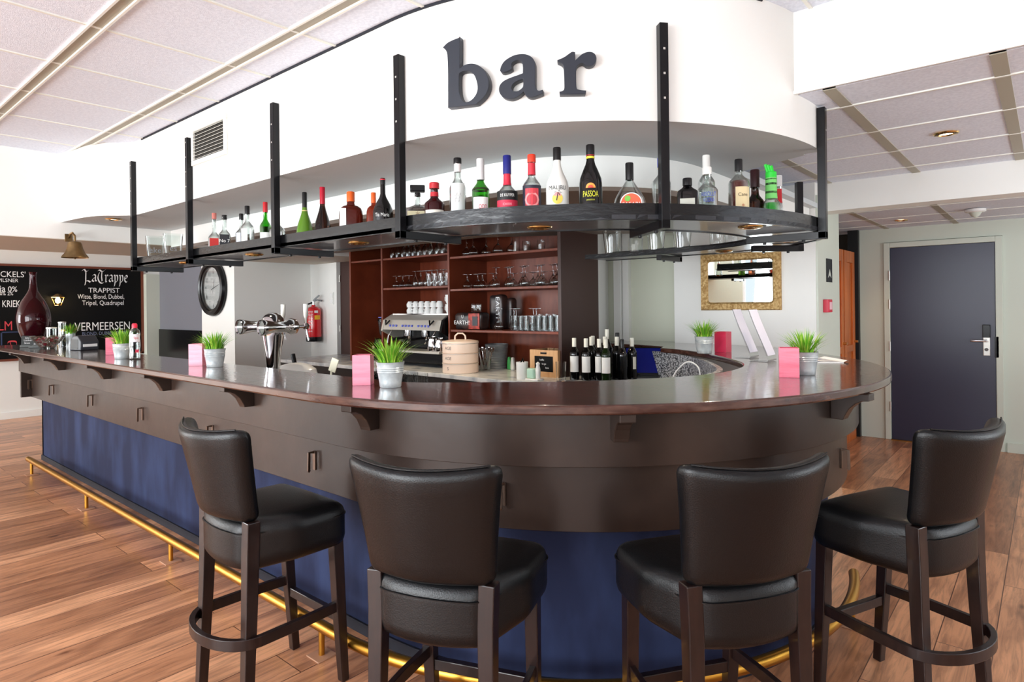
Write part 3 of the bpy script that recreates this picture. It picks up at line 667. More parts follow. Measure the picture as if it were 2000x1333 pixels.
# milk jugs on the drip tray
for i, (x, h) in enumerate(((-4.23, .13), (-4.13, .12))):
    j = MB().lathe([(0, 0), (.042, 0), (.044, .01), (.040, h*.6), (.034, h*.8), (.037, h), (.034, h), (.031, h*.8), (.037, h*.6), (.04, .012), (0, .012)], 20)
    j.tube([(.036, 0, h*.85), (.07, 0, h*.8), (.07, 0, h*.35), (.040, 0, h*.25)], .004, 8)
    o = j.build('milk_jug', steel); o.location = (x, 3.84, 1.0495); tag(o, ('steel milk jug on the drip tray of the espresso machine, left of the pair', 'steel milk jug on the drip tray next to the divider, right of the pair')[i], 'jug', 'steel milk jugs')
# cups stacked two high on the machine
cupw = mat('white_porcelain', (240, 240, 238), .15, spec=.6)
def cup_mesh(name, h, r):
    b = MB(); b.lathe([(0, 0), (r*.62, 0), (r*.9, h*.3), (r, h), (r-.003, h), (r*.85, h*.32), (r*.55, .006), (0, .006)], 18)
    b.tube([(-r*.95, 0, h*.85), (-r*1.5, 0, h*.75), (-r*1.5, 0, h*.4), (-r*.9, 0, h*.28)], .003, 6); return b.build(name, cupw)
cu0 = cup_mesh('coffee_cup', .058, .034); first = True
for lev in (0, 1):
    for i in range(6):
        o = cu0 if first else cu0.copy()
        if not first: C.objects.link(o)
        first = False
        o.location = (-4.70+.083*i, 3.99, 1.3862+lev*.0585); o.rotation_euler = (PI, 0, PI*.1*((i*7) % 5)); o.location.z += .058
        tag(o, 'upside-down white coffee cup in the %s layer of the stack on the espresso machine' % ('lower' if lev == 0 else 'upper'), 'cup', 'white coffee cups on the espresso machine')
for lev in range(2):
    o = cup_mesh('tall_cup', .085, .036); o.location = (-4.16, 3.99, 1.3862+.0852*lev); tag(o, 'taller white cup at the right end of the cup stack, %s' % ('below' if lev == 0 else 'on top'), 'cup', 'tall white cups')
# coffee grinder
gr = thing('coffee_grinder', 'black coffee grinder with a blue topped hopper left of the espresso machine', 'grinder', (-5.13, 4.02, .899))
MB().rbox(.15, .2, .24, .03, 4, lambda p: Vector((p.x*(1-.25*(p.z/.24)), p.y, p.z+.12))).build('body', blackm, gr)
MB().lathe([(.02, .24), (.055, .28), (.07, .40), (.07, .41), (.065, .41), (.05, .285), (.015, .245)], 20).build('hopper', mat('smoked_plastic', (60, 58, 60), .1, spec=.6), gr)
MB().lathe([(.073, .41), (.073, .43), (.05, .445), (0, .447)], 20).build('lid', blackm, gr)
MB().box(-.03, .03, -.06, -.03, .4455, .452).build('label_plate', col((110, 120, 215), .3), gr, smooth=False)
MB().tube([(0, -.08, .16), (0, -.15, .15)], .02, 10).build('dosing_spout', steel, gr)
MB().cyl((0, -.14, 0), (0, -.14, .02), .05).build('tray', steel_b, gr)

# coffee bags
bagd = mat('dark_foil_bag', (40, 36, 38), .3, noise=((66, 48, 44), 10, (1, 1, 1), .4, .6)); bagr = mat('red_print', (190, 62, 48), .4, noise=((120, 40, 34), 30, (1, 1, 1), .4, .6))
bt = thing('coffee_bag', 'coffee bag lying on its side with the word EARTH on the lowest right shelf', 'coffee bag', (-3.845, 3.96, 1.247))
def soft(w, d, h, k=.03): return MB().rbox(w, d, h, k, 5, lambda p: Vector((p.x*(1+.03*math.sin(p.z*40)), p.y, p.z+h/2+.004*math.sin(p.x*50))))
soft(.325, .12, .148).build('bag', bagd, bt)
pr = MB(); pr.rbox(.13, .004, .135, .0018, 3, lambda p: Vector((p.x+.085, p.y-.0635, p.z+.074))); pr.build('printed_patch', bagr, bt)
MB().box(.07, .13, -.0685, -.0655, .035, .115).build('picture', col((28, 30, 40), .4), bt, smooth=False)
tx = MB(); text_on(tx, 'EARTH!', .036, plane_fn((-.06, -.0665, .045), (1, 0, 0), (0, 0, 1)), width=.185); text_on(tx, 'U', .028, plane_fn((-.05, -.0665, .1), (1, 0, 0), (0, 0, 1))); tx.build('lettering', chalkw, bt, smooth=False)
b2 = thing('coffee_bag', 'tall upright black coffee bag with sideways EARTH lettering', 'coffee bag', (-3.68, 4.13, 1.247))
soft(.16, .10, .30).build('bag', bagd, b2)
tx = MB(); text_on(tx, 'EARTH', .045, plane_fn((.012, -.0525, .17), (0, 0, -1), (1, 0, 0)), width=.22); tx.build('lettering', chalkw, b2, smooth=False)
b3 = thing('coffee_bag', 'dark coffee bag standing half hidden right of the upright EARTH bag', 'coffee bag', (-3.60, 4.2, 1.247)); soft(.09, .09, .27).build('bag', bagd, b3)
# pink three tier tin
tn = thing('stacked_cake_tin', 'pale pink three tier storage tin with a loop handle on the marble worktop', 'tin', (-3.75, 3.72, .899), face_cam(-3.75, 3.72))
pinkt = mat('pale_pink_enamel', (250, 228, 212), .3); R = .158*.95
for k in range(3):
    z = .083*k; ti = MB().lathe([(R-.006, z), (R, z+.004), (R, z+.074), (R+.003, z+.076), (R+.003, z+.082), (R-.004, z+.083)], 40).build('tier', pinkt, tn)
    tx = MB(); text_on(tx, ('AGE', 'AGE', 'S')[2-k if k else 2] if False else ('S', 'AGE', 'AGE')[k], .027, cyl_fn(R+.001, z+.03, -.75)); tx.build('lettering', col((90, 84, 80), .6), ti, smooth=False)
    MB().lathe([(R+.0035, z+.0775), (R+.0035, z+.0805)], 40).build('rim', steel_b, ti)
MB().lathe([(R+.004, .249), (R, .262), (R*.6, .272), (0, .276)], 40).build('lid', pinkt, tn)
MB().tube([(-.045, 0, .268), (-.042, 0, .305), (-.02, 0, .325), (.02, 0, .325), (.042, 0, .305), (.045, 0, .268)], .007, 10).build('handle', pinkt, tn)
# ribbed grey pot, cutlery glass, small bottles, cups, crate
pt = thing('ribbed_pot', 'grey ribbed pot right of the pink tin', 'pot', (-3.72, 4.14, .899))
prf = [(.0, 0), (.085, 0)]
for k in range(14): z = .012+.0145*k; r = .086+.016*k/13; prf += [(r+.002, z), (r-.001, z+.007)]
prf += [(.104, .215), (.098, .215), (.08, .01), (0, .01)]
MB().lathe(prf, 36).build('pot', mat('grey_stoneware', (130, 134, 136), .35), pt)
cg = thing('cutlery_glass', 'glass full of upright spoons in front of the grey ribbed pot', 'cutlery glass', (-3.68, 3.95, .899))
MB().lathe(thin([(.04, 0), (.052, .10)]), 20).build('glass', clear, cg)
for i in range(7):
    a = i*.9; b = MB(); b.tube([(.02*math.cos(a), .02*math.sin(a), .008), (.06*math.cos(a), .06*math.sin(a), .16)], .0025, 6)
    b.rbox(.026, .006, .04, .0028, 3, lambda p: Vector((p.x+.066*math.cos(a), p.y+.066*math.sin(a), p.z+.178))); b.build('spoon', steel, cg)
for i, (x, y, cc, lb) in enumerate(((-3.555, 4.12, (70, 170, 90), 'small green and white sachet stand right of the grey pot'), (-3.50, 4.10, (225, 225, 220), 'small white packet right of the green sachets'))):
    t = thing('sachet_holder', lb, 'sachets', (x, y, .899)); MB().rbox(.04, .03, .11, .01, 3, lambda p: Vector((p.x*(1-.6*max(0, p.z/.055)), p.y, p.z+.055))).build('packet', col(cc, .4), t)
sb = thing('small_bottle', 'tiny dark sauce bottle left of the wooden crate', 'bottle', (-3.16, 3.98, .899)); MB().lathe([(0, 0), (.02, 0), (.022, .01), (.022, .07), (.01, .095), (.009, .12)], 16).build('body', blackglass, sb); MB().lathe([(.0225, .02), (.0225, .06)], 16).build('label', col((226, 200, 180), .5), sb); MB().lathe([(.011, .112), (.011, .135), (0, .136)], 14).build('cap', col((190, 160, 90), .4), sb)
wc = thing('white_mug', 'plain white mug standing in front of the wooden crate', 'mug', (-3.02, 3.645, .899)); MB().lathe([(0, 0), (.042, 0), (.044, .006), (.046, .128), (.043, .128), (.041, .01), (0, .01)], 28).build('cup', cupw, wc)
MB().tube([(-.02, 0, .11), (.0, .01, .152), (.02, 0, .11)], .006, 6).build('napkin', blackm, wc)
mp_ = thing('mint_holder', 'mint green and white holder on a small tray in front of the crate', 'holder', (-2.9, 3.64, .899))
MB().rbox(.12, .08, .012, .005, 3, lambda p: p+Vector((0, 0, .006))).build('tray', cupw, mp_); MB().rbox(.065, .06, .075, .012, 3, lambda p: p+Vector((-.02, 0, .0495))).build('holder', col((186, 224, 204), .3), mp_)
MB().lathe([(0, .012), (.018, .012), (.02, .08), (.012, .11), (.016, .125), (0, .138)], 16, 0, (.035, 0, 0)).build('dispenser', cupw, mp_)
cw = thing('wooden_crate', 'light wooden crate with a small chalkboard front at the right end of the worktop', 'crate', (-2.965, 3.85, .899))
pine = mat('light_pine', (214, 170, 124), .5, noise=((196, 148, 102), 6, (6, 1, 1), .4, .7))
ww, dd, hh = .27, .22, .207
cb_ = MB(); cb_.box(-ww/2, ww/2, -.012, 0, 0, .04); cb_.box(-ww/2, ww/2, -.012, 0, .16, hh); cb_.box(-ww/2, -ww/2+.045, -.012, 0, .04, .16); cb_.box(ww/2-.045, ww/2, -.012, 0, .04, .16)
cb_.box(-ww/2, -ww/2+.012, 0, dd, 0, hh); cb_.box(ww/2-.012, ww/2, 0, dd, 0, hh); cb_.box(-ww/2, ww/2, dd-.012, dd, 0, hh); cb_.box(-ww/2, ww/2, 0, dd, 0, .012); cb_.build('box', pine, cw, smooth=False)
MB().box(-.092, .092, -.008, -.002, .04, .16).build('chalkboard', chalk, cw, smooth=False)
tx = MB()
for k, (t_, dx) in enumerate((('koffie', -.02), ('to go', 0), ('love', .03))): text_on(tx, t_, .014, plane_fn((dx, -.0085, .125-.03*k), (1, 0, 0), (0, 0, 1)))
tx.build('chalk_lettering', chalkw, cw, smooth=False)
MB().rbox(.06, .004, .014, .0018, 3, lambda p: p+Vector((0, -.0125, .183))).build('handle_slot', blackm, cw)
for i, (x, y) in enumerate(((-.05, .08), (.0, .1), (.05, .08), (.09, .1))):
    place_glass('short', -2.965+x, 3.85+y, .912, 'little glass standing inside the open top of the wooden crate', 'little glasses in the wooden crate', s=1)
    bpy.context.scene.collection.objects[-1].scale = (.7, .7, 2.4)
place_glass('tumbler', -2.70, 3.70, .8995, 'tall empty glass left of the wine bottles', None, s=1.28)
# ------------------------------------------------------------------ bottles
def bottle(name, label, x, y, H, R, sh=.55, neck=.27, cap=(20, 20, 22), capl=.16, glass=None, liquid=None, lvl=.5, z=1.7805, p=2, ky=1, base_t=0, prof=None,
           labels=(), texts=(), band=None, capr=1.15, group='bottles on the hanging shelf', rz=None, shoulder=1.0, cat='bottle'):
    """sh = shoulder height fraction, neck = neck radius fraction, labels=[(z0,z1,half angle,rgb,offset angle)], texts=[(string,h,z,rgb,angle,width)]"""
    t = thing(name, label, cat, (x, y, z), face_cam(x, y) if rz is None else rz, group)
    glass = glass or clear; rn = R*neck
    if prof is None:
        P = [(R*.86, 0), (R*.97, .004), (R, .012), (R*shoulder, H*sh)]
        for k in range(1, 9):
            u = k/8; e = .5-.5*math.cos(PI*u); P.append((R*shoulder+(rn*1.08-R*shoulder)*e, H*(sh+.17*u)))
        P += [(rn, H*(1-capl)), (rn*1.1, H*(1-capl)+.002), (rn*1.1, H-.003)]
    else: P = [(r*R, zz*H) for r, zz in prof]
    trans = glass in (clear, green_g, pgreen, purple_g)
    if trans:
        Q = [(max(r-.0028, .001), max(zz, .006)) for r, zz in reversed(P)]
        body = MB().lathe([(0, 0)]+P+Q+[(0, .006)], 26, p=p, ky=ky).build('glass_body', glass, t, ang=.7)
        if liquid:
            LQ = [(0, .0065)]+[(max(r-.0034, .001), max(zz, .0065)) for r, zz in P if zz < H*lvl]
            # radius at the level
            rr = LQ[-1][0]
            for (r0, z0), (r1, z1) in zip(P, P[1:]):
                if z0 <= H*lvl <= z1 and z1 > z0: rr = r0+(r1-r0)*(H*lvl-z0)/(z1-z0)-.0034
            MB().lathe(LQ+[(rr, H*lvl), (0, H*lvl)], 22, p=p, ky=ky).build('liquid', liquid, body, ang=.7)
    else:
        body = MB().lathe([(0, 0)]+P+[(0, H-.002)], 26, p=p, ky=ky).build('glass_body', glass, t, ang=.7)
    cr_ = P[-1][0]*capr; h0 = H*(1-capl)
    cm = col(cap, .35)
    MB().lathe([(cr_, h0), (cr_, H), (cr_*.9, H+.003), (0, H+.003)], 20).build('cap', cm, t)
    if band:
        for (zf0, zf1, rgb) in band:
            z0, z1 = H*zf0, H*zf1
            def rad(zz):
                for (r0, a), (r1, b) in zip(P, P[1:]):
                    if a <= zz <= b and b > a: return r0+(r1-r0)*(zz-a)/(b-a)
                return P[-1][0]
            MB().lathe([(rad(z0+(z1-z0)*k/4)+.0012, z0+(z1-z0)*k/4) for k in range(5)], 20).build('neck_band', col(rgb, .45), t)
    for lb in labels:
        z0, z1, ha, rgb = lb[:4]; ao = lb[4] if len(lb) > 4 else 0; rr = R+.0012
        if p == 2: MB().lathe([(rr, H*z0), (rr, H*z1)], 16, a0=-PI/2-ha+ao, a1=-PI/2+ha+ao).build('label', col(rgb, .5), t)
        else: MB().box(-R*ha, R*ha, -R*ky-.0025, -R*ky-.0005, H*z0, H*z1).build('label', col(rgb, .5), t, smooth=False)
    for tx in texts:
        s, hh, zz, rgb = tx[:4]; ao = tx[4] if len(tx) > 4 else 0; wd = tx[5] if len(tx) > 5 else None
        b = MB(); text_on(b, s, hh, cyl_fn(R+.0022, H*zz, ao) if p == 2 else plane_fn((0, -R*ky-.0032, H*zz), (1, 0, 0), (0, 0, 1)), width=wd); b.build('lettering', col(rgb, .5), t, smooth=False)
    return t
W = (238, 238, 234); K = (20, 20, 22); RD = (196, 36, 48)
bottle('whisky_bottle', 'clear whisky bottle with red sides and a pinkish cap, leftmost bottle on the shelf', -4.015, 1.81, .275, .036, .42, .3, (214, 130, 120), .13, clear, rust_l, .40, labels=[(.08, .42, .75, (196, 44, 40), .25)], p=3, band=None)
bottle('whiskey_bottle', 'square clear bottle with a black and white label beside the leftmost red one', -3.79, 1.77, .235, .034, .48, .34, K, .10, clear, rust_l, .4, labels=[(.1, .5, .8, (34, 34, 40))], texts=[('No 7', .02, .3, W)], p=4, ky=.95)
bottle('liquor_bottle', 'clear bottle with pale blue label and black and red cap, third from the left', -3.70, 1.83, .24, .033, .5, .3, K, .14, clear, amber_l, .12, labels=[(.12, .52, 1.0, (206, 212, 226))], band=[(.97, .995, RD)])
bottle('whisky_bottle', 'round shouldered clear bottle with a little amber whisky at the bottom', -3.547, 1.79, .265, .037, .52, .3, K, .17, clear, amber_l, .25, labels=[(.1, .5, .5, (232, 232, 230), -.5)])
bottle('herb_liqueur_bottle', 'slim olive green bottle with red capsule and round emblem label', -3.432, 1.84, .28, .031, .5, .34, (190, 38, 46), .2, green_g, rust_l, .5, labels=[(.08, .38, 1.1, W)], texts=[('O', .03, .14, (170, 40, 50), .3)])
bottle('liquor_bottle', 'squat clear bottle with tall black cap, left of the steel post', -3.23, 1.80, .262, .042, .36, .25, K, .2, clear, amber_l, .14, labels=[(.1, .34, .6, (220, 222, 222))], band=[(.66, .7, RD)])
tear = [(.62, 0), (.80, .01), (.97, .08), (1, .17), (.96, .27), (.82, .38), (.62, .48), (.42, .58), (.31, .66), (.28, .72), (.27, .99)]
bottle('brandy_bottle', 'green teardrop bottle with black neck foil', -2.936, 1.79, .268, .043, cap=K, capl=.34, glass=mat('frosted_green_glass', (104, 150, 44), .18, trans=.3), prof=tear, capr=1.05, band=[(.64, .66, (200, 190, 130))])
bottle('brandy_bottle', 'brown teardrop bottle with long red wax neck and white label', -2.803, 1.81, .28, .043, cap=(178, 24, 48), capl=.3, glass=brown_g, prof=tear, labels=[(.05, .2, .9, W)], texts=[('FRAMBOISE', .009, .12, (190, 60, 60))], capr=1.15)
sq_ = [(.88, 0), (.98, .01), (1, .05), (1, .50), (.97, .58), (.86, .65), (.60, .70), (.36, .72), (.31, .76), (.31, .99)]
bottle('orange_liqueur_bottle', 'wide dark amber bottle with orange cap and white side label', -2.548, 1.80, .222, .056, cap=(222, 96, 34), capl=.2, glass=mat('dark_amber_glass', (96, 26, 14), .05, trans=.45), prof=sq_, p=4, ky=.8, labels=[], capr=1.1, texts=[]); 
bpy.context.view_layer.update()
t_ = [o for o in C.objects if o.name.startswith('orange_liqueur_bottle')][-1]; MB().box(-.052, -.022, -.0475, -.0452, .012, .14).build('label', col(W), t_, smooth=False)
bottle('orange_liqueur_bottle', 'smaller reddish amber bottle with orange cap behind the wide one', -2.45, 1.86, .214, .034, cap=(226, 92, 30), capl=.22, glass=mat('red_amber_glass', (150, 48, 16), .05, trans=.5), prof=sq_, p=4, ky=.8, capr=1.1)
rd_ = [(.86, 0), (.96, .01), (1, .06), (1, .36), (.96, .44), (.80, .52), (.55, .60), (.34, .67), (.26, .73), (.24, .99)]
bottle('coffee_liqueur_bottle', 'round black bottle with thin neck and red ring at the top, white script lettering', -2.289, 1.79, .25, .045, cap=K, capl=.1, glass=blackglass, prof=rd_, texts=[('Tia Maria', .017, .3, W, -.1, .066)], labels=[(.08, .24, .3, (206, 60, 140), .1)], band=[(.975, .995, (214, 40, 60))], capr=1.06)
dq = bottle('amaretto_bottle', 'square decanter bottle with wide black stopper and beige label behind the steel post', -2.099, 1.83, .165, .052, sh=.55, neck=.2, cap=K, capl=.08, glass=clear, liquid=rust_l, lvl=.5, p=5, ky=.9, labels=[(.06, .5, .85, (206, 196, 160))], texts=[('DISARONNO', .013, .16, (60, 44, 30), 0, .075), ('*', .03, .3, (120, 80, 50))])
MB().box(-.032, .032, -.02, .02, .172, .200).build('stopper', blackm, dq, bev=.004)
bottle('honey_liqueur_bottle', 'dark red bottle with round red cap and arched white label beside a square decanter', -1.955, 1.797, .185, .042, sh=.52, neck=.36, cap=RD, capl=.12, glass=mat('dark_red_glass', (62, 14, 18), .06, trans=.3), labels=[(.06, .38, 1.05, (230, 222, 210))], texts=[('MBUIE', .017, .2, (150, 40, 50), .1, .045)], band=[(.7, .8, RD)], capr=1.25)
bottle('gin_bottle', 'clear fluted bottle with black cap and white collar', -1.843, 1.824, .275, .034, sh=.55, neck=.38, cap=K, capl=.07, glass=clear, liquid=water_l, lvl=.6, labels=[(.2, .62, .9, (218, 222, 220))], band=[(.80, .92, (238, 232, 232))], texts=[('#', .04, .35, (190, 190, 190))])
bottle('pisang_bottle', 'bright green bottle with long silver white capsule and white oval label', -1.739, 1.85, .26, .035, sh=.5, neck=.36, cap=(214, 214, 214), capl=.32, glass=green_g, labels=[(.06, .40, .95, W)], texts=[('ODD', .018, .22, (206, 40, 70), .25, .035)], band=[(.52, .55, (40, 50, 20))])
bottle('cassis_bottle', 'clear shouldered bottle with blue cap, red neck band and black and red label', -1.631, 1.889, .262, .040, sh=.42, neck=.32, cap=(30, 36, 120), capl=.27, glass=clear, liquid=mat('dark_purple_liquid', (30, 10, 20), .1), lvl=.42, labels=[(.32, .46, 1.4, K), (.14, .32, 1.4, (206, 44, 74))], texts=[('DE KUYPER', .012, .37, W, 0, .06), ('CASSIS', .009, .24, (250, 180, 190))], band=[(.56, .73, (206, 40, 64))])
bottle('grenadine_bottle', 'clear bottle with orange red cap and pink ornament label', -1.54, 1.931, .258, .036, sh=.52, neck=.36, cap=(222, 66, 44), capl=.11, glass=clear, liquid=water_l, lvl=.5, labels=[(.03, .53, 1.3, (36, 34, 50)), (.05, .48, .75, (214, 62, 72))], texts=[('O', .06, .2, (240, 150, 150)), ('31', .04, .06, (240, 170, 170))], band=[(.70, .88, (204, 44, 60))])
mb_ = bottle('coconut_rum_bottle', 'white opaque bottle with black cap and palm tree picture', -1.453, 1.981, .28, .045, cap=K, capl=.17, glass=mat('white_opal_glass', (236, 236, 230), .15, spec=.6), prof=[(.88, 0), (.98, .01), (1, .05), (.98, .45), (.90, .53), (.70, .60), (.50, .67), (.36, .74), (.31, .80), (.30, .99)], texts=[('MALIBU', .017, .40, (52, 60, 66), 0, .07)])
def disc_on(R_c, zc, r, name, rgb, par, a0=0, a1=2*PI):
    f = cyl_fn(R_c, zc); n = 18; V = [f(0, 0)]+[f(r*math.cos(a0+(a1-a0)*k/n), r*math.sin(a0+(a1-a0)*k/n)) for k in range(n+1)]
    return MB().add(V, [(0, k+1, k+2) for k in range(n)]).build(name, col(rgb), par, smooth=False)
disc_on(.0464, .078, .021, 'sun_picture', (240, 204, 90), mb_); disc_on(.0468, .088, .014, 'sun_picture', (236, 150, 150), mb_, 0, PI)
tr = MB(); f_ = cyl_fn(.0472, .07)
tr.add([f_(-.006, 0), f_(-.001, 0), f_(.004, .032), (f_(.001, .032))], [(0, 1, 2, 3)])
for a in range(6):
    an = a*PI/3.1; q = (.002, .033); tr.add([f_(q[0], q[1]), f_(q[0]+.012*math.cos(an)-.003*math.sin(an), q[1]+.009*math.sin(an)), f_(q[0]+.016*math.cos(an), q[1]+.012*math.sin(an)-.003)], [(0, 1, 2)])
tr.build('palm_picture', col((70, 66, 60)), mb_, smooth=False)
ps_ = bottle('passionfruit_liqueur_bottle', 'black sloped bottle with red cap ring and yellow lettering under a small sunset', -1.342, 2.046, .283, .046, cap=K, capl=.13, glass=blackglass, prof=[(1.0, 0), (1.05, .02), (1.02, .1), (.96, .48), (.90, .55), (.66, .65), (.42, .74), (.33, .80), (.31, .99)], texts=[('PASSOA', .024, .28, (224, 222, 60), 0, .062), ('passion', .008, .23, (190, 190, 60)), ('PASSION', .009, .14, (200, 190, 70))], band=[(.97, .995, (214, 40, 70)), (.82, .85, (226, 216, 60)), (.86, .87, RD)])
disc_on(.0472, .113, .019, 'sunset_picture', (244, 160, 70), ps_, 0, PI); disc_on(.0476, .113, .011, 'sunset_picture', (236, 80, 60), ps_, 0, PI); disc_on(.0484, .037, .018, 'sunset_picture', (190, 40, 90), ps_, PI, 2*PI)
sf = bottle('safari_liqueur_bottle', 'flat pear shaped clear bottle with black capsule and round orange label', -1.235, 2.156, .215, .066, cap=K, capl=.30, glass=clear, liquid=amber_l, lvl=.28, ky=.55, prof=[(.82, 0), (.97, .02), (1, .14), (.97, .25), (.84, .38), (.62, .50), (.40, .60), (.24, .68), (.20, .74), (.19, .99)], capr=1.25)
def disc(n, r, x, z, yy, rgb): M = Matrix(((1, 0, 0, x), (0, 0, 1, yy), (0, 1, 0, z), (0, 0, 0, 1))); return MB().lathe([(0, 0), (r, 0), (r, .0015), (0, .0015)], 30, M=M).build(n, col(rgb), sf)
disc('label', .042, .005, .055, -.0405, W); disc('label_picture', .038, .005, .055, -.042, (226, 96, 62)); disc('green_emblem', .011, -.008, .074, -.0435, (120, 190, 70))
tx = MB(); text_on(tx, 'SAFARI', .014, plane_fn((.005, -.0445, .046), (1, 0, 0), (0, 0, 1)), width=.066); tx.build('lettering', col(W), sf, smooth=False)
bottle('vodka_bottle', 'tall clear bottle with blue and gold cap and orange strip, behind the steel post', -1.19, 2.33, .258, .038, sh=.6, neck=.3, cap=(42, 54, 170), capl=.14, glass=clear, liquid=water_l, lvl=.3, labels=[(.15, .58, .25, (236, 150, 40), .75)], band=[(.97, 1.0, (240, 180, 60)), (.83, .86, (240, 180, 60))])
bottle('gin_bottle', 'short black square bottle with cream label', -1.085, 2.345, .162, .040, sh=.66, neck=.36, cap=K, capl=.16, glass=blackglass, p=5, ky=.8, labels=[(.08, .5, .7, (214, 214, 200))], capr=1.15, texts=[('GIN', .008, .3, (90, 90, 90))])
bottle('vodka_bottle', 'clear bottle with white cap and blue lettering', -1.036, 2.42, .21, .041, sh=.56, neck=.36, cap=W, capl=.13, glass=clear, liquid=water_l, lvl=.3, texts=[('ABSOLUT', .018, .44, (60, 80, 190), .15, .062), ('VODKA', .018, .33, (60, 80, 190), .15, .045)])
bottle('vodka_bottle', 'taller clear bottle with long white cap standing behind the blue lettered one', -1.09, 2.54, .288, .034, sh=.6, neck=.36, cap=W, capl=.2, glass=clear, liquid=water_l, lvl=.4)
bottle('rum_bottle', 'red brown rum bottle with black cap and cream label', -.964, 2.566, .255, .041, sh=.62, neck=.30, cap=K, capl=.18, glass=clear, liquid=mat('red_rum', (112, 30, 14), .03, trans=.35, ior=1.33), lvl=.66, labels=[(.1, .55, .75, (226, 206, 160), .45)], texts=[('Cane', .014, .4, (60, 40, 30), .4), ('*', .02, .2, (180, 40, 30), .4)])
bottle('wine_bottle', 'dark brown bottle with reddish black capsule behind the rum', -.97, 2.77, .245, .038, sh=.42, neck=.4, cap=(48, 14, 20), capl=.3, glass=brown_g, labels=[(.1, .25, .4, (180, 50, 90), .5)])
gb = bottle('green_syrup_bottle', 'green bottle with slanted bright green cap and zebra patterned sleeve', -.90, 2.765, .225, .038, cap=(40, 210, 60), capl=.10, glass=clear, liquid=green_l, lvl=.42, prof=[(.95, 0), (1, .02), (1, .34), (.92, .42), (.66, .48), (.60, .52), (.56, .9), (.54, .99)], band=[(.50, .9, (120, 210, 110)), (.60, .64, K), (.76, .80, K), (.86, .88, K)], capr=1.1)
cp = MB(); 
for k, dx in enumerate((-.012, -.003, .006)): cp.tube([(dx, 0, .225), (dx-.010+.002*k, 0, .262-.004*k)], .007, 8)
cp.build('slanted_cap', col((40, 214, 60), .4), gb)
bottle('small_bottle', 'slim white capped bottle with red band behind the green one', -.935, 2.97, .245, .019, sh=.4, neck=.7, cap=(230, 230, 230), capl=.2, glass=clear, band=[(.5, .76, (206, 30, 40))])
# square ice glasses at the left end
for i, (x, y, hh, s) in enumerate(((-5.0+.06, 1.80, .20, 'eke'), (-4.70, 1.83, .19, 'es'))):
    t = thing('square_glass', ('square flared glass with grey lettering at the left end of the shelf', 'square flared glass with grey lettering, right one of the pair on the shelf')[i], 'glass', (x, y, 1.7805), face_cam(x, y), 'square glasses on the shelf')
    MB().lathe(thin([(.046, 0), (.064, .20)], .003), 32, p=7).build('glass_body', clear, t)
    tx = MB(); text_on(tx, s, .04, plane_fn((0, -.0595, .08), (1, 0, 0), (0, -.085, 1))); tx.build('lettering', col((120, 124, 128)), t, smooth=False)
# glasses on the rear run of the shelf
G['large'] = gl('large_glass', thin([(.045, 0), (.062, .17)]), 22); G['cut'] = gl('carafe', thin([(.042, 0), (.046, .10), (.040, .19)]), 10); G['milk'] = gl('glass_bottle', thin([(.038, 0), (.04, .09), (.026, .14), (.022, .18)]), 18)
for k in ('large', 'cut', 'milk'): _first[k] = True
g_ = 'glassware on the rear run of the shelf'
for k, x, y, lb in (('large', -2.26, 3.70, 'large clear glass, leftmost on the rear run of the shelf'), ('cut', -2.08, 3.71, 'patterned carafe second from the left on the rear run of the shelf'), ('large', -1.93, 3.70, 'large clear glass behind the rear hanger'),
                   ('large', -1.74, 3.68, 'large clear glass in the middle of the rear run of the shelf'), ('milk', -1.50, 3.63, 'clear glass bottle, left of the two on the rear shelf'), ('milk', -1.40, 3.60, 'clear glass bottle, right of the two on the rear shelf'),
                   ('short', -1.27, 3.52, 'small tumbler left of three at the bend of the rear shelf'), ('short', -1.21, 3.47, 'small tumbler middle of three at the bend of the rear shelf'), ('short', -1.15, 3.40, 'small tumbler right of three at the bend of the rear shelf')):
    place_glass(k, x, y, 1.7805, lb, g_)

# ------------------------------------------------------------------ wine bottles on the marble
wp = [(.92, 0), (1, .01), (1, .60), (.96, .66), (.75, .72), (.50, .77), (.40, .81), (.38, .99)]
ws = [(-2.665, 3.82, .305, 'w', 'first wine bottle at the left front, white capsule and white label'), (-2.575, 3.84, .303, 'w', 'wine bottle with white capsule and gold dotted label, second in the front row'), (-2.50, 3.90, .30, 'w', 'wine bottle with white capsule behind the green labelled one'),
      (-2.425, 3.87, .30, 'g', 'green wine bottle with pink tag on a white label, in the front row'), (-2.60, 3.95, .31, 'w2', 'wine bottle with white capsule in the second row, left'), (-2.52, 4.01, .31, 'w2', 'wine bottle with white capsule in the second row, middle'),
      (-2.66, 4.06, .31, 'w2', 'wine bottle with white capsule in the back row, left'), (-2.57, 4.12, .36, 'w3', 'tallest wine bottle with white capsule at the back'), (-2.43, 4.03, .31, 'w2', 'wine bottle with white capsule at the right of the back row'),
      (-2.36, 3.985, .295, 'b', 'black wine bottle without a front label at the right front'), (-2.35, 4.11, .30, 'w4', 'wine bottle with white capsule and narrow side label on the right'), (-2.485, 4.13, .335, 'b2', 'black wine bottle with black capsule, rightmost, next to the tablet')]
for x, y, H, kd, lb in ws:
    wht = kd[0] in 'wg'
    bottle('wine_bottle', lb, x, y, H, .036, cap=(236, 234, 220) if wht else K, capl=.2, glass=(mat('bottle_green', (22, 40, 14), .05, trans=.3) if kd == 'g' else blackglass), prof=wp, z=.8995, capr=1.12, group='wine bottles on the marble worktop',
           labels=([(.2, .58, .95, W)] if kd in ('w', 'g') else [(.25, .55, .35, (226, 226, 214), .5)] if kd in ('w4', 'b2') else []), band=None)
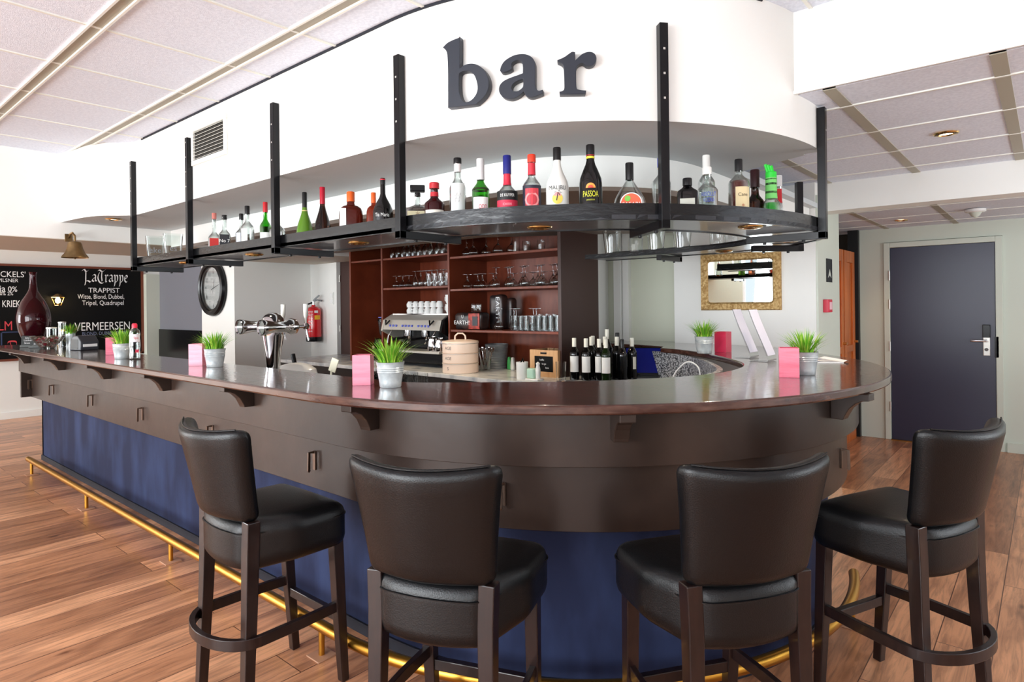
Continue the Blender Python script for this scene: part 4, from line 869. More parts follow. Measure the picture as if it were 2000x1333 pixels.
# tablet till
tb = thing('till_tablet', 'dark blue tilted till screen under the rear counter', 'screen', (-2.30, 4.25, .8995), math.radians(28))
M = Matrix.Translation((0, .03, .02)) @ Matrix.Rotation(math.radians(-22), 4, 'X')
MB().rbox(.34, .014, .22, .006, 4, lambda p: M @ (p+Vector((0, 0, .105)))).build('casing', blackm, tb)
MB().add([tuple(M @ Vector(q)) for q in ((-.16, -.0085, .01), (.16, -.0085, .01), (.16, -.0085, .205), (-.16, -.0085, .205))], [(0, 1, 2, 3)]).build('screen', mat('blue_screen', (18, 24, 84), .1, spec=.7, emis=(20, 30, 120), es=.25), tb, smooth=False)
MB().box(-.08, .08, -.02, .12, 0, .02).build('stand', blackm, tb, bev=.003)
LET = {'b': ([(-0.0273, 2.469), (-0.0235, 2.4615), (-0.0257, 2.3522), (-0.0034, 2.3617), (0.0195, 2.3636), (0.0421, 2.3579), (0.0644, 2.3436), (0.0827, 2.3219), (0.0928, 2.2982), (0.0955, 2.2742), (0.0877, 2.2485), (0.0704, 2.2287), (0.0477, 2.2135), (0.0326, 2.2094), (-0.0748, 2.2121), (-0.0732, 2.3403), (-0.0747, 2.4027), (-0.0776, 2.4239), (-0.0837, 2.4359), (-0.0938, 2.4453), (-0.0755, 2.4581), (-0.0521, 2.4651)], [(-0.0283, 2.33), (-0.0228, 2.3388), (-0.0075, 2.3419), (0.0116, 2.3396), (0.0266, 2.3318), (0.04, 2.3162), (0.0487, 2.2912), (0.0514, 2.2671), (0.0459, 2.2476), (0.0329, 2.2318), (0.0154, 2.2219), (-0.0014, 2.2215), (-0.0127, 2.2285), (-0.0225, 2.2435), (-0.0284, 2.2649), (-0.0295, 2.2993)], -72.3), 'a': ([(-0.0758, 2.3216), (-0.0722, 2.336), (-0.0617, 2.3516), (-0.0444, 2.3632), (-0.0203, 2.372), (0.0069, 2.3732), (0.0272, 2.3678), (0.0439, 2.3561), (0.0525, 2.3401), (0.0543, 2.3201), (0.0535, 2.2575), (0.0574, 2.2406), (0.0674, 2.2325), (0.0808, 2.2346), (0.0806, 2.2234), (0.0658, 2.2181), (0.0422, 2.213), (0.0274, 2.2162), (0.0174, 2.2264), (0.0128, 2.2387), (0.0018, 2.2291), (-0.0119, 2.2204), (-0.0324, 2.2142), (-0.053, 2.2173), (-0.07, 2.2275), (-0.0795, 2.2431), (-0.08, 2.2598), (-0.073, 2.2726), (-0.0591, 2.2826), (-0.0349, 2.291), (-0.0076, 2.2977), (0.0102, 2.3026), (0.0111, 2.3244), (0.0079, 2.3439), (-0.0035, 2.3537), (-0.0192, 2.354), (-0.0322, 2.3466), (-0.0344, 2.3375), (-0.0325, 2.3254), (-0.0449, 2.3186), (-0.0621, 2.3149), (-0.0717, 2.3165)], [(0.0113, 2.2839), (-0.0078, 2.2798), (-0.0249, 2.2721), (-0.0339, 2.2616), (-0.0348, 2.249), (-0.0267, 2.239), (-0.0117, 2.2383), (0.002, 2.245), (0.011, 2.2561)], -63), 'r': ([(-0.0701, 2.3395), (-0.0465, 2.3489), (-0.0268, 2.3618), (-0.017, 2.3673), (-0.0085, 2.3656), (-0.0082, 2.3329), (0.0023, 2.3436), (0.0187, 2.3573), (0.0383, 2.3642), (0.0545, 2.3622), (0.0654, 2.352), (0.0678, 2.3355), (0.0592, 2.3209), (0.0442, 2.315), (0.0326, 2.3181), (0.0216, 2.3264), (0.0106, 2.3256), (-0.0006, 2.3169), (-0.0053, 2.3014), (-0.0054, 2.2425), (-0.0009, 2.2305), (0.014, 2.2267), (0.0296, 2.2248), (0.0268, 2.2151), (-0.0624, 2.2172), (-0.0636, 2.2245), (-0.0538, 2.2267), (-0.0465, 2.2343), (-0.0456, 2.2572), (-0.0464, 2.3031), (-0.0488, 2.3196), (-0.0565, 2.3291), (-0.0689, 2.3348)], [], -54.1)}
# ------------------------------------------------------------------ letters on the fascia: b a r
def fill2d(outer, holes):
    cu = bpy.data.curves.new('l', 'CURVE'); cu.dimensions = '2D'; cu.fill_mode = 'BOTH'; cu.extrude = .014; cu.bevel_depth = .0015; cu.bevel_resolution = 1; cu.resolution_u = 3
    for P in [outer]+holes:
        sp_ = cu.splines.new('POLY'); sp_.points.add(len(P)-1); sp_.use_cyclic_u = True
        for q, p in zip(sp_.points, P): q.co = (p[0], p[1], 0, 1)
    o = bpy.data.objects.new('l', cu); C.objects.link(o); dg = bpy.context.evaluated_depsgraph_get(); dg.update(); me = bpy.data.meshes.new_from_object(o.evaluated_get(dg))
    bpy.data.objects.remove(o); bpy.data.curves.remove(cu); return me
letm = mat('slate_black_letter', (40, 44, 54), .45)
def soften(P, sharp=32):
    """round the soft corners of a closed outline, keep the sharp ones"""
    n = len(P); out = []
    for i in range(n):
        p0, p1, p2, p3 = [P[(i+k) % n] for k in (-1, 0, 1, 2)]
        def ang(a, b, c):
            v = (b[0]-a[0], b[1]-a[1]); w_ = (c[0]-b[0], c[1]-b[1]); return abs(math.degrees(math.atan2(v[0]*w_[1]-v[1]*w_[0], v[0]*w_[0]+v[1]*w_[1])))
        out.append(p1); s1, s2 = ang(p0, p1, p2) > 48, ang(p1, p2, p3) > 48
        q0 = (2*p1[0]-p2[0], 2*p1[1]-p2[1]) if s1 else p0; q3 = (2*p2[0]-p1[0], 2*p2[1]-p1[1]) if s2 else p3
        for t in (.33, .66): out.append(tuple(.5*((2*p1[k])+(-q0[k]+p2[k])*t+(2*q0[k]-5*p1[k]+4*p2[k]-q3[k])*t*t+(-q0[k]+3*p1[k]-3*p2[k]+q3[k])*t**3) for k in (0, 1)))
    return out
for k, (o_, h_, a) in LET.items():
    z0 = min(p[1] for p in o_); me = fill2d(soften([(x, z-z0) for x, z in o_]), [soften([(x, z-z0) for x, z in h_])] if h_ else [])
    me.materials.clear(); me.materials.append(letm); ob = bpy.data.objects.new('sign_letter', me); C.objects.link(ob)
    ar = math.radians(a); n = Vector((math.cos(ar), math.sin(ar), 0)); o0 = Vector((FC[0], FC[1], z0))+n*1.326; u = Vector((-n.y, n.x, 0))
    ob.matrix_world = Matrix(((u.x, 0, n.x, o0.x), (u.y, 0, n.y, o0.y), (0, 1, 0, o0.z), (0, 0, 0, 1)))
    tag(ob, 'large black wooden serif letter %s on the curved white fascia' % k, 'letter')
# ventilation grille
vg = thing('ventilation_grille', 'white square ventilation grille with slats on the fascia', 'vent', (-3.75, FY, 2.325))
fm = MB(); w_, h_ = .226, .232
for a in ((-w_, w_, 0, .028), (-w_, w_, h_-.028, h_), (-w_, -w_+.028, .028, h_-.028), (w_-.028, w_, .028, h_-.028)): fm.box(a[0], a[1], -.014, 0, a[2], a[3])
fm.build('frame', gridm, vg, bev=.002); MB().box(-w_+.02, w_-.02, -.0015, -.0005, .02, h_-.02).build('dark_back', mat('vent_dark', (52, 50, 46), .8), vg, smooth=False)
for k in range(9):
    M = Matrix.Translation((0, -.008, .036+.0200*k)) @ Matrix.Rotation(math.radians(28), 4, 'X'); MB().box(-w_+.026, w_-.026, -.008, .008, -.0008, .0008, 0, M).build('slat', gridm, vg, smooth=False)
# ceiling lamps and smoke detector
def downlight(x, y, z, label, e, on=True):
    t = thing('ceiling_downlight', label, 'ceiling light', (x, y, z)); MB().lathe([(.030, 0), (.034, -.008), (.052, -.006), (.056, 0)], 28).build('ring', brass2, t)
    MB().lathe([(0, -.002), (.030, -.002)], 24).build('bulb', mat('warm_bulb', (255, 230, 190), .3, emis=(255, 226, 180), es=6 if on else 1), t); bulb('lamp_light', (x, y, z-.03), e, spot=2.0)
downlight(-.396, 3.9, 2.307, 'lit brass downlight in the tiled ceiling right of the bar, the nearer one', 14)
downlight(-1.064, 6.93, 2.216, 'small lit brass downlight in the hall ceiling in front of the dark door', 10)
downlight(-5.25, 1.63, 2.124, 'brass downlight in the grey soffit at the left end of the bar', 3)
for x, y, lb in ((-4.9, 3.1, 'added fill downlight, out of view, in the dark ceiling above the espresso machine side of the back bar'), (-3.9, 3.1, 'added fill downlight, out of view, in the dark ceiling over the middle of the back bar'), (-2.95, 3.3, 'added fill downlight, out of view, in the dark ceiling near the wine bottles')): downlight(x, y, 2.0245, lb, 22)  # three unseen downlights, added to brighten the back bar
sd = thing('smoke_detector', 'white round smoke detector on the hall ceiling', 'smoke detector', (-.469, 6.55, 2.215))
MB().lathe([(.075, 0), (.075, -.02), (.06, -.028)], 28).lathe([(.0, -.028), (.06, -.028)], 28).build('base', cupw, sd); MB().lathe([(.045, -.028), (.03, -.055), (.008, -.07), (0, -.07)], 12).build('sensor_cage', grey_green, sd)
# bell on the bulkhead
bl = thing('brass_bell', 'old brass ship bell hanging from a bracket on the white bulkhead', 'bell', (-5.6, 1.478, 1.85))
bm_ = mat('old_brass', (150, 122, 84), .38, metal=.8, noise=((120, 96, 64), 8, (1, 1, 1), .4, .6))
MB().lathe([(.088, 0), (.084, .012), (.066, .035), (.052, .07), (.047, .10), (.040, .118), (.02, .126), (0, .127), (0, .12), (.036, .112), (.044, .07), (.06, .035), (.08, .004)], 36).build('bell_body', bm_, bl)
br_ = MB(); br_.tube([(0, 0, .124), (0, 0, .165), (-.02, -.01, .19), (-.06, -.01, .185), (-.1195, -.01, .16)], .008, 8); br_.tube([(0, 0, .17), (.012, -.02, .19), (.0, -.035, .175)], .006, 8); br_.build('bracket', bm_, bl)
MB().box(-.1195, -.1145, -.035, .015, .13, .19).build('wall_plate', bm_, bl, bev=.002); MB().cyl((0, 0, .005), (0, 0, .11), .004, .004).lathe([(0, -.012), (.012, 0), (0, .012)], 12).build('clapper', bm_, bl)

# ------------------------------------------------------------------ chalkboard on the left wall
def on_left_wall(px, py, X=-10.66):
    d = fwd+R_*((px-1000)/1230)+U_*((597.6-py)/1230); t = X/d.x; return (X, d.y*t, CAM_H+d.z*t)
cbd = thing('chalkboard', 'very wide black chalkboard menu in a brown frame on the left wall', 'chalkboard', (-10.7, 1.7, .78))
MB().box(.002, .028, -2.0, 1.985, .02, 1.29).build('board', chalk, cbd, smooth=False)
fr_ = MB(); redw = mat('brown_frame', (112, 58, 40), .4)
fr_.box(0, .04, -2.04, 2.0, 1.285, 1.315); fr_.box(0, .04, -2.04, 2.0, 0, .03); fr_.box(0, .04, 1.975, 2.01, 0, 1.315); fr_.box(0, .04, -2.04, -2.0, 0, 1.315); fr_.build('frame', redw, cbd, smooth=False)
def ctext(s, px0, px1, py, h, m_=chalkw, shear=0, par=None):
    """chalk text with its baseline centre on the board"""
    a = Vector(on_left_wall(px0, py)); b = Vector(on_left_wall(px1, py)); c = (a+b)/2-Vector(cbd.location); b_ = MB()
    text_on(b_, s, h, plane_fn((c.x-.008, c.y, c.z), (0, 1, 0), (0, 0, 1)), width=(b.y-a.y), shear=shear); b_.build('chalk_lettering', m_, cbd, smooth=False)
ctext('TRAPPIST', 173, 234, 572, .075); ctext('Witte, Blond, Dubbel,', 152, 243, 584, .07); ctext('Tripel, Quadrupel', 161, 242, 596, .07)
ctext('VERMEERSEN', 146, 254, 645, .125); ctext('BLOND, DUBBEL, TRIPEL', 161, 250, 654, .05, col((120, 130, 160), .8))
ctext("BROECKELS'", -42, 50, 541, .08); ctext('BIER PILSNER', -28, 36, 551, .05); ctext('ia', 0, 11, 570, .09); ctext('0%', 16, 34, 570, .075); ctext('0% 2%', 0, 26, 577, .05)
ctext('KRIEK', 5, 40, 600, .095); ctext('PALM', -30, 24, 646, .13, chalkred)
# broken letter 'La Trappe' written with a broad nib
def nib(strokes, o, sx, sz, wd=.10, ang=40):
    b = MB(); nx, nz = math.cos(math.radians(ang))*wd/2, math.sin(math.radians(ang))*wd/2
    for st in strokes:
        P = smooth_path(st, 6) if len(st) > 2 else st; V = []
        for x, z in P: V += [(o[0], o[1]+(x-nx)*sx, o[2]+(z-nz)*sz), (o[0], o[1]+(x+nx)*sx, o[2]+(z+nz)*sz)]
        b.add(V, [(2*i, 2*i+1, 2*i+3, 2*i+2) for i in range(len(P)-1)])
    return b
LT = []
def at_(dx, S): return [[(x+dx, z) for x, z in st] for st in S]
LT += at_(0, [[(-.1, 1.05), (.15, 1.15), (.35, .95), (.62, 1.1)], [(.32, 1.0), (.3, .5), (.28, .05), (.2, -.3)], [(.28, .05), (.55, .1), (.8, -.02), (.95, .12)]])
ra = [[(.1, .6), (.3, .7), (.45, .58), (.43, .2), (.55, .08)], [(.42, .42), (.15, .3), (.1, .15), (.25, .05), (.43, .18)]]
LT += at_(.95, ra)
LT += at_(1.65, [[(-.05, 1.0), (.2, 1.15), (.55, 1.0), (.95, 1.25)], [(.5, 1.05), (.45, .5), (.5, .1)], [(.2, .9), (.02, .45), (.2, .0), (.55, -.1), (.85, .1)]])
rr = [[(.08, .68), (.18, .6), (.16, .08), (.26, .03)], [(.16, .55), (.33, .7), (.42, .6)]]
rp = [[(.05, .7), (.16, .6), (.14, -.1), (.06, -.38)], [(.14, .52), (.34, .7), (.47, .55), (.45, .2), (.3, .03), (.14, .14)]]
re = [[(.12, .38), (.38, .48), (.36, .64), (.22, .7), (.1, .5), (.1, .18), (.28, .03), (.44, .14)]]
LT += at_(2.42, rr)+at_(2.88, ra)+at_(3.5, rp)+at_(4.12, rp)+at_(4.74, re)
a = Vector(on_left_wall(155, 566)); b = Vector(on_left_wall(243, 566)); k = (b.y-a.y)/5.35
rel = a-Vector(cbd.location); nib(LT, (rel.x-.008, rel.y+.05, rel.z+.115), k*1.03, .155, .15).build('chalk_lettering', chalkw, cbd, smooth=False)
# red scribble in a blue frame at the lower left of the board
a = Vector(on_left_wall(2, 683)); rel = a-Vector(cbd.location); X_ = rel.x-.008
fb = MB()
for (y0, y1, z0, z1) in ((0, .40, .22, .235), (0, .015, 0, .235)): fb.box(X_-.001, X_+.001, rel.y+y0, rel.y+y1, rel.z+z0, rel.z+z1)
fb.build('blue_outline', col((50, 64, 100), .7), cbd, smooth=False)
nib([[(0, .55), (.1, .75), (.5, .8), (.8, .7), (.85, .3), (1, .1)], [(.25, .7), (.3, .3), (.1, .1)], [(1.3, .12), (1.45, .12)], [(1.75, .12), (1.9, .12)]], (X_, rel.y+.07, rel.z+.0), .12, .13, .16, 80).build('red_scribble', chalkred, cbd, smooth=False)
# wall lantern on the board, lit
wl = thing('wall_lantern', 'small lit brass lantern on the black board', 'wall lamp', (-10.67, 2.58, 1.53))
lf = MB()
for k in range(4):
    a = PI/2*k; b2 = PI/2*(k+1); q = lambda r, z, t: (r*math.cos(t), r*math.sin(t), z)
    lf.tube([q(.035, 0, a), q(.075, .112, a)], .004, 6); lf.tube([q(.035, 0, a), q(.035, 0, b2)], .004, 6); lf.tube([q(.075, .112, a), q(.075, .112, b2)], .004, 6)
lf.build('lantern_frame', brass2, wl, smooth=False); MB().lathe([(.085, .115), (.02, .16), (0, .165)], 4).build('cap', bm_, wl, smooth=False)
for c in wl.children: c.location.x = .095
g_l = MB().lathe([(0, .02), (.028, .04), (.034, .075), (.02, .105), (0, .11)], 16, 0, (.095, 0, 0)).build('bulb', mat('lantern_bulb', (255, 220, 150), .3, emis=(255, 208, 120), es=14), wl)
MB().cyl((0, 0, .13), (.09, 0, .14), .008).build('arm', bm_, wl); bulb('lantern_light', (-10.5, 2.58, 1.62), 4, (1, .75, .4), .04)

# ------------------------------------------------------------------ clock, extinguisher, switch, mirror, signs
ck = thing('wall_clock', 'large round wall clock with black frame and white dial on the white pier', 'clock', (-7.60, 3.42, 1.70))
RX = Matrix(((1, 0, 0, 0), (0, 0, -1, 0), (0, 1, 0, 0), (0, 0, 0, 1)))  # local z -> -y outward
MB().lathe([(.33, 0), (.335, .03), (.32, .06), (.29, .07), (.27, .06), (.262, .045), (.25, .04)], 64, M=RX).build('frame', blackm, ck)
MB().lathe([(0, .012), (.262, .012)], 64, M=RX).build('dial', col((226, 230, 228), .4), ck)
nm = MB()
for k, s in enumerate(('12', '1', '2', '3', '4', '5', '6', '7', '8', '9', '10', '11')):
    an = k*PI/6; rx_, rz_ = .205*math.sin(an), .205*math.cos(an); text_on(nm, s, .055, plane_fn((rx_, -.0135, rz_-.027), (.8, 0, 0), (0, 0, 1)))
nm.build('numerals', col((50, 52, 56), .5), ck, smooth=False)
for an, ln_, nm_ in ((math.radians(15), .11, 'hour_hand'), (math.radians(74), .16, 'minute_hand')):
    dx, dz = math.sin(an), math.cos(an); b = MB(); b.add([(-dx*.06-dz*.003, -.016, -dz*.06+dx*.003), (-dx*.06+dz*.003, -.016, -dz*.06-dx*.003), (dx*ln_+dz*.002, -.016, dz*ln_-dx*.002), (dx*ln_-dz*.002, -.016, dz*ln_+dx*.002)], [(0, 1, 2, 3)]); b.build(nm_, blackm, ck, smooth=False)
MB().lathe([(0, .036), (.25, .036), (.25, .039), (0, .039)], 48, M=RX).build('cover_glass', pane_g, ck, fix=True)
fe = thing('fire_extinguisher', 'red fire extinguisher hanging on the wall between clock pier and dark door', 'fire extinguisher', (-6.88, 4.30, 1.04), face_cam(-6.88, 4.3))
redp = mat('extinguisher_red', (206, 24, 34), .22, coat=.5)
MB().lathe([(0, .03), (.088, .03), (.09, .05), (.09, .36), (.082, .40), (.05, .425), (.025, .432), (.022, .45), (0, .45)], 32).build('cylinder', redp, fe); MB().lathe([(0, 0), (.088, 0), (.092, .008), (.092, .055), (.0905, .057)], 32).build('base_ring', blackm, fe)
MB().cyl((0, 0, .445), (0, 0, .49), .02).build('valve', steel, fe)
hd = MB(); hd.tube([(.0, 0, .49), (.045, -.01, .51), (.10, -.02, .495)], .009, 8, sq=True); hd.tube([(0, 0, .50), (.04, -.01, .54), (.07, -.02, .565)], .009, 8, sq=True); hd.build('handle', blackm, fe)
MB().tube([(-.02, -.01, .475), (-.08, -.03, .45), (-.104, -.03, .38), (-.1, -.02, .25), (-.095, -.01, .16)], .010, 8).build('hose', blackm, fe)
MB().lathe([(.0912, .27), (.0912, .32)], 10, a0=-PI/2+.12, a1=-PI/2+.95).build('yellow_label', col((240, 180, 40), .5), fe); MB().lathe([(.0912, .35), (.0912, .38)], 8, a0=-PI/2+.1, a1=-PI/2+.6).build('white_label', col(W, .5), fe)
ft = MB()
for k in range(7): text_on(ft, ('BRANDBLUSSER', 'SPUITSCHUIM', '1 2 3', 'ABF', 'NEN', '6 L', 'EN3')[k], .014, cyl_fn(.0916, .36-.04*k, -.45), width=.07-.004*k)
ft.build('printed_text', chalkw, fe, smooth=False)
MB().box(-.02, .02, .088, .112, .2, .3).build('wall_bracket', blackm, fe)
lsw = thing('light_switch', 'pale double light switch left of the dark brown door', 'light switch', (-6.63, 4.4, 1.49)); MB().box(-.04, .04, -.012, 0, 0, .15).build('plate', white, lsw, bev=.003)
for z in (.012, .082): MB().box(-.028, .028, -.018, -.012, z, z+.056).build('rocker', cupw, lsw, bev=.002)
mi = thing('wall_mirror', 'rectangular mirror in a broad mottled gold frame above the rear counter', 'mirror', (-1.822, 4.85, 1.395))
gold = mat('antique_gold', (156, 120, 66), .45, metal=.35, noise=((196, 164, 110), 60, (1, 1, 1), .4, .6), bump=(70, .6, (1, 1, 1)))
mw, mh, ft_ = .311, .447, .062
def rr_(w, z0, z1, r):
    P = []
    for cx, cz, a0 in ((w-r, z0+r, -90), (w-r, z1-r, 0), (-w+r, z1-r, 90), (-w+r, z0+r, 180)):
        for k in range(5): a = math.radians(a0+22.5*k); P.append((cx+r*math.cos(a), cz+r*math.sin(a)))
    return P
o1, o2, o3, o4 = rr_(mw, 0, mh, .003), rr_(mw-.008, .008, mh-.008, .004), rr_(mw-ft_+.012, ft_-.012, mh-ft_+.012, .025), rr_(mw-ft_, ft_, mh-ft_, .022)
fb = MB()
def lay(P, y): return [(x, y, z) for x, z in P]
for A, B in ((lay(o1, 0), lay(o1, -.012)), (lay(o1, -.012), lay(o2, -.03)), (lay(o2, -.03), lay(o3, -.026)), (lay(o3, -.026), lay(o4, -.012))): fb.strip(A, B, closed=True)
fb.build('frame', gold, mi, ang=.5); MB().add(lay(o4, -.0125), [tuple(range(len(o4)))]).build('mirror_glass', mat('mirror', (235, 240, 238), .01, metal=1), mi, smooth=False)
sg = thing('wall_sign', 'small black sign with a white symbol on the grey pier side', 'sign', (-1.262, 5.15, 1.60)); MB().box(0, .006, -.075, .075, 0, .175).build('sign_plate', blackm, sg, smooth=False)
b = MB(); b.add([(.0068, 0, .10), (.0068, -.05, .03), (.0068, 0, .05), (.0068, .05, .03)], [(0, 1, 2), (0, 2, 3)]); b.build('symbol', col((200, 206, 196), .5), sg, smooth=False)
al = thing('fire_alarm_button', 'red fire alarm call point on the grey pier side', 'alarm button', (-1.262, 5.03, 1.375)); MB().box(0, .04, -.05, .05, 0, .095).build('housing', mat('alarm_red', (206, 40, 66), .35), al, bev=.004); MB().box(.04, .043, -.03, .03, .02, .075).build('front_plate', col((236, 190, 200), .4), al, smooth=False)

# ------------------------------------------------------------------ things on the counter top
ZC = 1.1275
grass_a = col((104, 168, 38), .5); grass_b = col((162, 196, 70), .5)
def blades(n, rb, h, sp, seed):
    rnd = random.Random(seed); b = MB()
    for i in range(n):
        a = rnd.uniform(0, 2*PI); r0 = rb*math.sqrt(rnd.random()); L_ = h*rnd.uniform(.55, 1.05); le = sp*(r0/rb)*rnd.uniform(.4, 1.1)*(1.25 if rnd.random() < .15 else 1); w0 = .0034
        dx, dy = math.cos(a), math.sin(a); V = []
        for k in range(5):
            t = k/4; x = dx*(r0+le*t**1.7); y = dy*(r0+le*t**1.7); z = L_*(t-.28*(le/(sp+.001))*t*t); ww_ = w0*(1-t)**.6
            V += [(x-dy*ww_, y+dx*ww_, z), (x+dy*ww_, y-dx*ww_, z)]
        b.add(V, [(2*k, 2*k+1, 2*k+3, 2*k+2) for k in range(4)], rnd.choice((0, 0, 1)))
    return b
def plant(x, y, s, label, seed, h=.102, gh=.125):
    t = thing('potted_grass', label, 'potted plant', (x, y, ZC), rz=seed, group=None)
    P = [(0, 0), (.041, 0), (.043, .003), (.0445, .02)]
    for k in range(3): z = h*(.60+.08*k); r = .0445+.0105*(z/h); P += [(r, z-.004), (r+.0022, z), (r, z+.004)]
    P += [(.0545, h*.88), (.0565, h*.99), (.0575, h), (.0545, h), (.052, h*.9), (.043, .01), (0, .01)]
    MB().lathe([(r*s, z*s) for r, z in P], 36).build('pot', zinc, t); MB().lathe([(0, h*.9*s), (.0515*s, h*.9*s)], 20).build('soil', col((70, 84, 40), .9), t)
    g = blades(170, .045*s, gh*s, .105*s, seed); o = g.build('grass', [grass_a, grass_b], t, smooth=False); o.location.z = h*.88*s
plant(-4.70, 1.50, 1, 'potted grass in a zinc bucket between a pink box and the water bottle, on the left of the bar', 1)
plant(-3.56, 1.60, 1, 'potted grass in a zinc bucket left of the beer tap', 2)
plant(-2.03, 1.615, 1, 'large looking potted grass in a zinc bucket near the middle of the front counter', 3)
plant(-1.71, 3.92, 1.08, 'potted grass in a zinc bucket on the rear counter under the mirror', 4)
plant(-.835, 2.99, 1, 'potted grass in a zinc bucket behind the pink box at the right bar end', 5)
pink = mat('pink_lacquer_box', (214, 92, 120), .3, coat=.4, noise=((196, 60, 90), 14, (1, 1, 8), .35, .75))
pink2 = mat('pale_pink_lacquer', (226, 130, 152), .3, coat=.4, noise=((210, 104, 130), 10, (1, 1, 5), .35, .75))
def pbox(x, y, rz, label, m_, w=.037, h=.125):
    t = thing('pink_box', label, 'box', (x, y, ZC), rz); b = MB(); th = .005
    b.box(-w, w, -w, -w+th, 0, h); b.box(-w, w, w-th, w, 0, h); b.box(-w, -w+th, -w+th, w-th, 0, h); b.box(w-th, w, -w+th, w-th, 0, h); b.box(-w+th, w-th, -w+th, w-th, 0, .006); b.build('box_shell', m_, t, smooth=False)
    MB().lathe([(0, .006), (.02, .006), (.02, .02), (0, .022)], 16).build('candle', cupw, t)
pbox(-5.20, 1.60, face_cam(-5.2, 1.6)-.25, 'pink open topped box furthest left, beside the potted grass and water bottle', pink)
pbox(-3.72, 1.575, face_cam(-3.72, 1.575)-.35, 'pale pink open topped box left of the beer tap beside its potted grass', pink2)
pbox(-2.19, 1.60, face_cam(-2.19, 1.6)-.22, 'pink open topped box near the middle of the front counter', pink2)
pbox(-1.65, 4.08, face_cam(-1.65, 4.08)-.45, 'deep pink open topped box on the rear counter below the mirror', mat('deep_pink', (200, 40, 78), .3, coat=.4), .04, .135)
pbox(-.865, 2.86, face_cam(-.865, 2.86)+.04, 'pink streaked box in front of the potted grass at the right end of the bar', pink, .040, .127)
# water bottle
wb = thing('water_bottle', 'clear plastic water bottle with red cap beside the left potted grass', 'bottle', (-4.56, 1.53, ZC), face_cam(-4.56, 1.53))
MB().lathe([(0, .004), (.02, 0), (.031, .006), (.033, .03), (.030, .06), (.033, .085), (.033, .12), (.029, .14), (.033, .165), (.028, .19), (.014, .205), (.0125, .215), (.011, .215), (.013, .20), (.026, .188), (.0305, .163), (.0265, .14), (.0305, .12), (.0305, .085), (.0275, .06), (.0305, .03), (.028, .009), (0, .007)], 24).build('bottle_body', clear, wb)
MB().lathe([(.016, .205), (.016, .226), (.012, .235), (0, .236)], 20).build('cap', mat('red_cap', (216, 44, 70), .35), wb); MB().lathe([(.0345, .115), (.0335, .14), (.0345, .165)], 18, a0=-PI/2-1.1, a1=-PI/2+1.1).build('label', mat('pale_label', (232, 226, 230), .4), wb)
tx = MB(); text_on(tx, 'Spa', .016, cyl_fn(.0352, .135, .2)); tx.build('lettering', chalkred, wb, smooth=False); MB().lathe([(.0345, .045), (.034, .065)], 8, a0=-PI/2+.1, a1=-PI/2+.75).build('round_mark', col((210, 50, 76), .5), wb)
# aubergine glass vase
vz = thing('glass_vase', 'tall aubergine glass bottle vase with a narrow neck at the left end of the bar', 'vase', (-7.27, 1.58, ZC))
P = [(.05, 0), (.062, .01), (.095, .08), (.126, .17), (.136, .25), (.125, .33), (.095, .41), (.06, .47), (.037, .52), (.029, .58), (.027, .66), (.034, .69)]
P = smooth_path(P, 4); MB().lathe([(0, 0)]+P+[(max(r-.004, .001), max(z, .006)) for r, z in reversed(P)]+[(0, .006)], 48).build('vase_body', purple_g, vz)
# small slate signs
for i, (x, y, h, lb) in enumerate(((-6.98, 1.475, .10, 'small stack of dark slate cards with white writing in front of the aubergine vase'), (-6.80, 1.50, .05, 'low dark card with white writing between the slate cards and the candy bowl'))):
    t = thing('slate_card_stand', lb, 'card stand', (x, y, ZC), face_cam(x, y)-.2); M = Matrix.Rotation(math.radians(-14), 4, 'X')
    MB().box(-.05, .05, -.006, .006, 0, h, 0, Matrix.Translation((0, 0, .003)) @ M).build('card', col((62, 66, 66), .6), t, smooth=False); MB().box(-.055, .055, -.025, .035, 0, .02).build('foot', col((104, 108, 106), .6), t, bev=.003)
    tx = MB(); 
    for k, s in enumerate(('Jouw', 'Lekker', 'Snoep')[:2 if i else 3]): text_on(tx, s, .016, plane_fn(tuple((Matrix.Translation((0, 0, .003)) @ M) @ Vector((0, -.008, h-.025-.024*k))), (1, 0, 0), (0, 0, 1)))
    tx.build('lettering', chalkw, t, smooth=False)
# glass bowl with sweets
cbw = thing('candy_bowl', 'wide square glass bowl of wrapped sweets near the left end of the bar', 'bowl', (-6.60, 1.53, ZC), face_cam(-6.58, 1.56)+.1)
MB().lathe(thin([(.048, 0), (.128, .105)], .004), 32, p=6).build('bowl_glass', clear, cbw)
sw = MB(); rnd = random.Random(4)
for i in range(170):
    z = rnd.uniform(.014, .095); R0 = .042+.078*(z/.105)-.012; x, y = rnd.uniform(-R0, R0)*.92, rnd.uniform(-R0, R0)*.92
    sw.add([(x+rnd.gauss(0, 1)*.004+a*.011, y+b*.011, z+c*.007) for a, b, c in ((-1, 0, 0), (1, 0, 0), (0, -1, 0), (0, 1, 0), (0, 0, -1), (0, 0, 1))], [(0, 2, 4), (2, 1, 4), (1, 3, 4), (3, 0, 4), (2, 0, 5), (1, 2, 5), (3, 1, 5), (0, 3, 5)], rnd.choice((0, 0, 1, 2, 3)))
o = sw.build('sweets', [col((226, 214, 206), .4), col((200, 40, 70), .4), col((150, 140, 120), .4), col((232, 150, 160), .4)], cbw, smooth=False); o['kind'] = 'stuff'
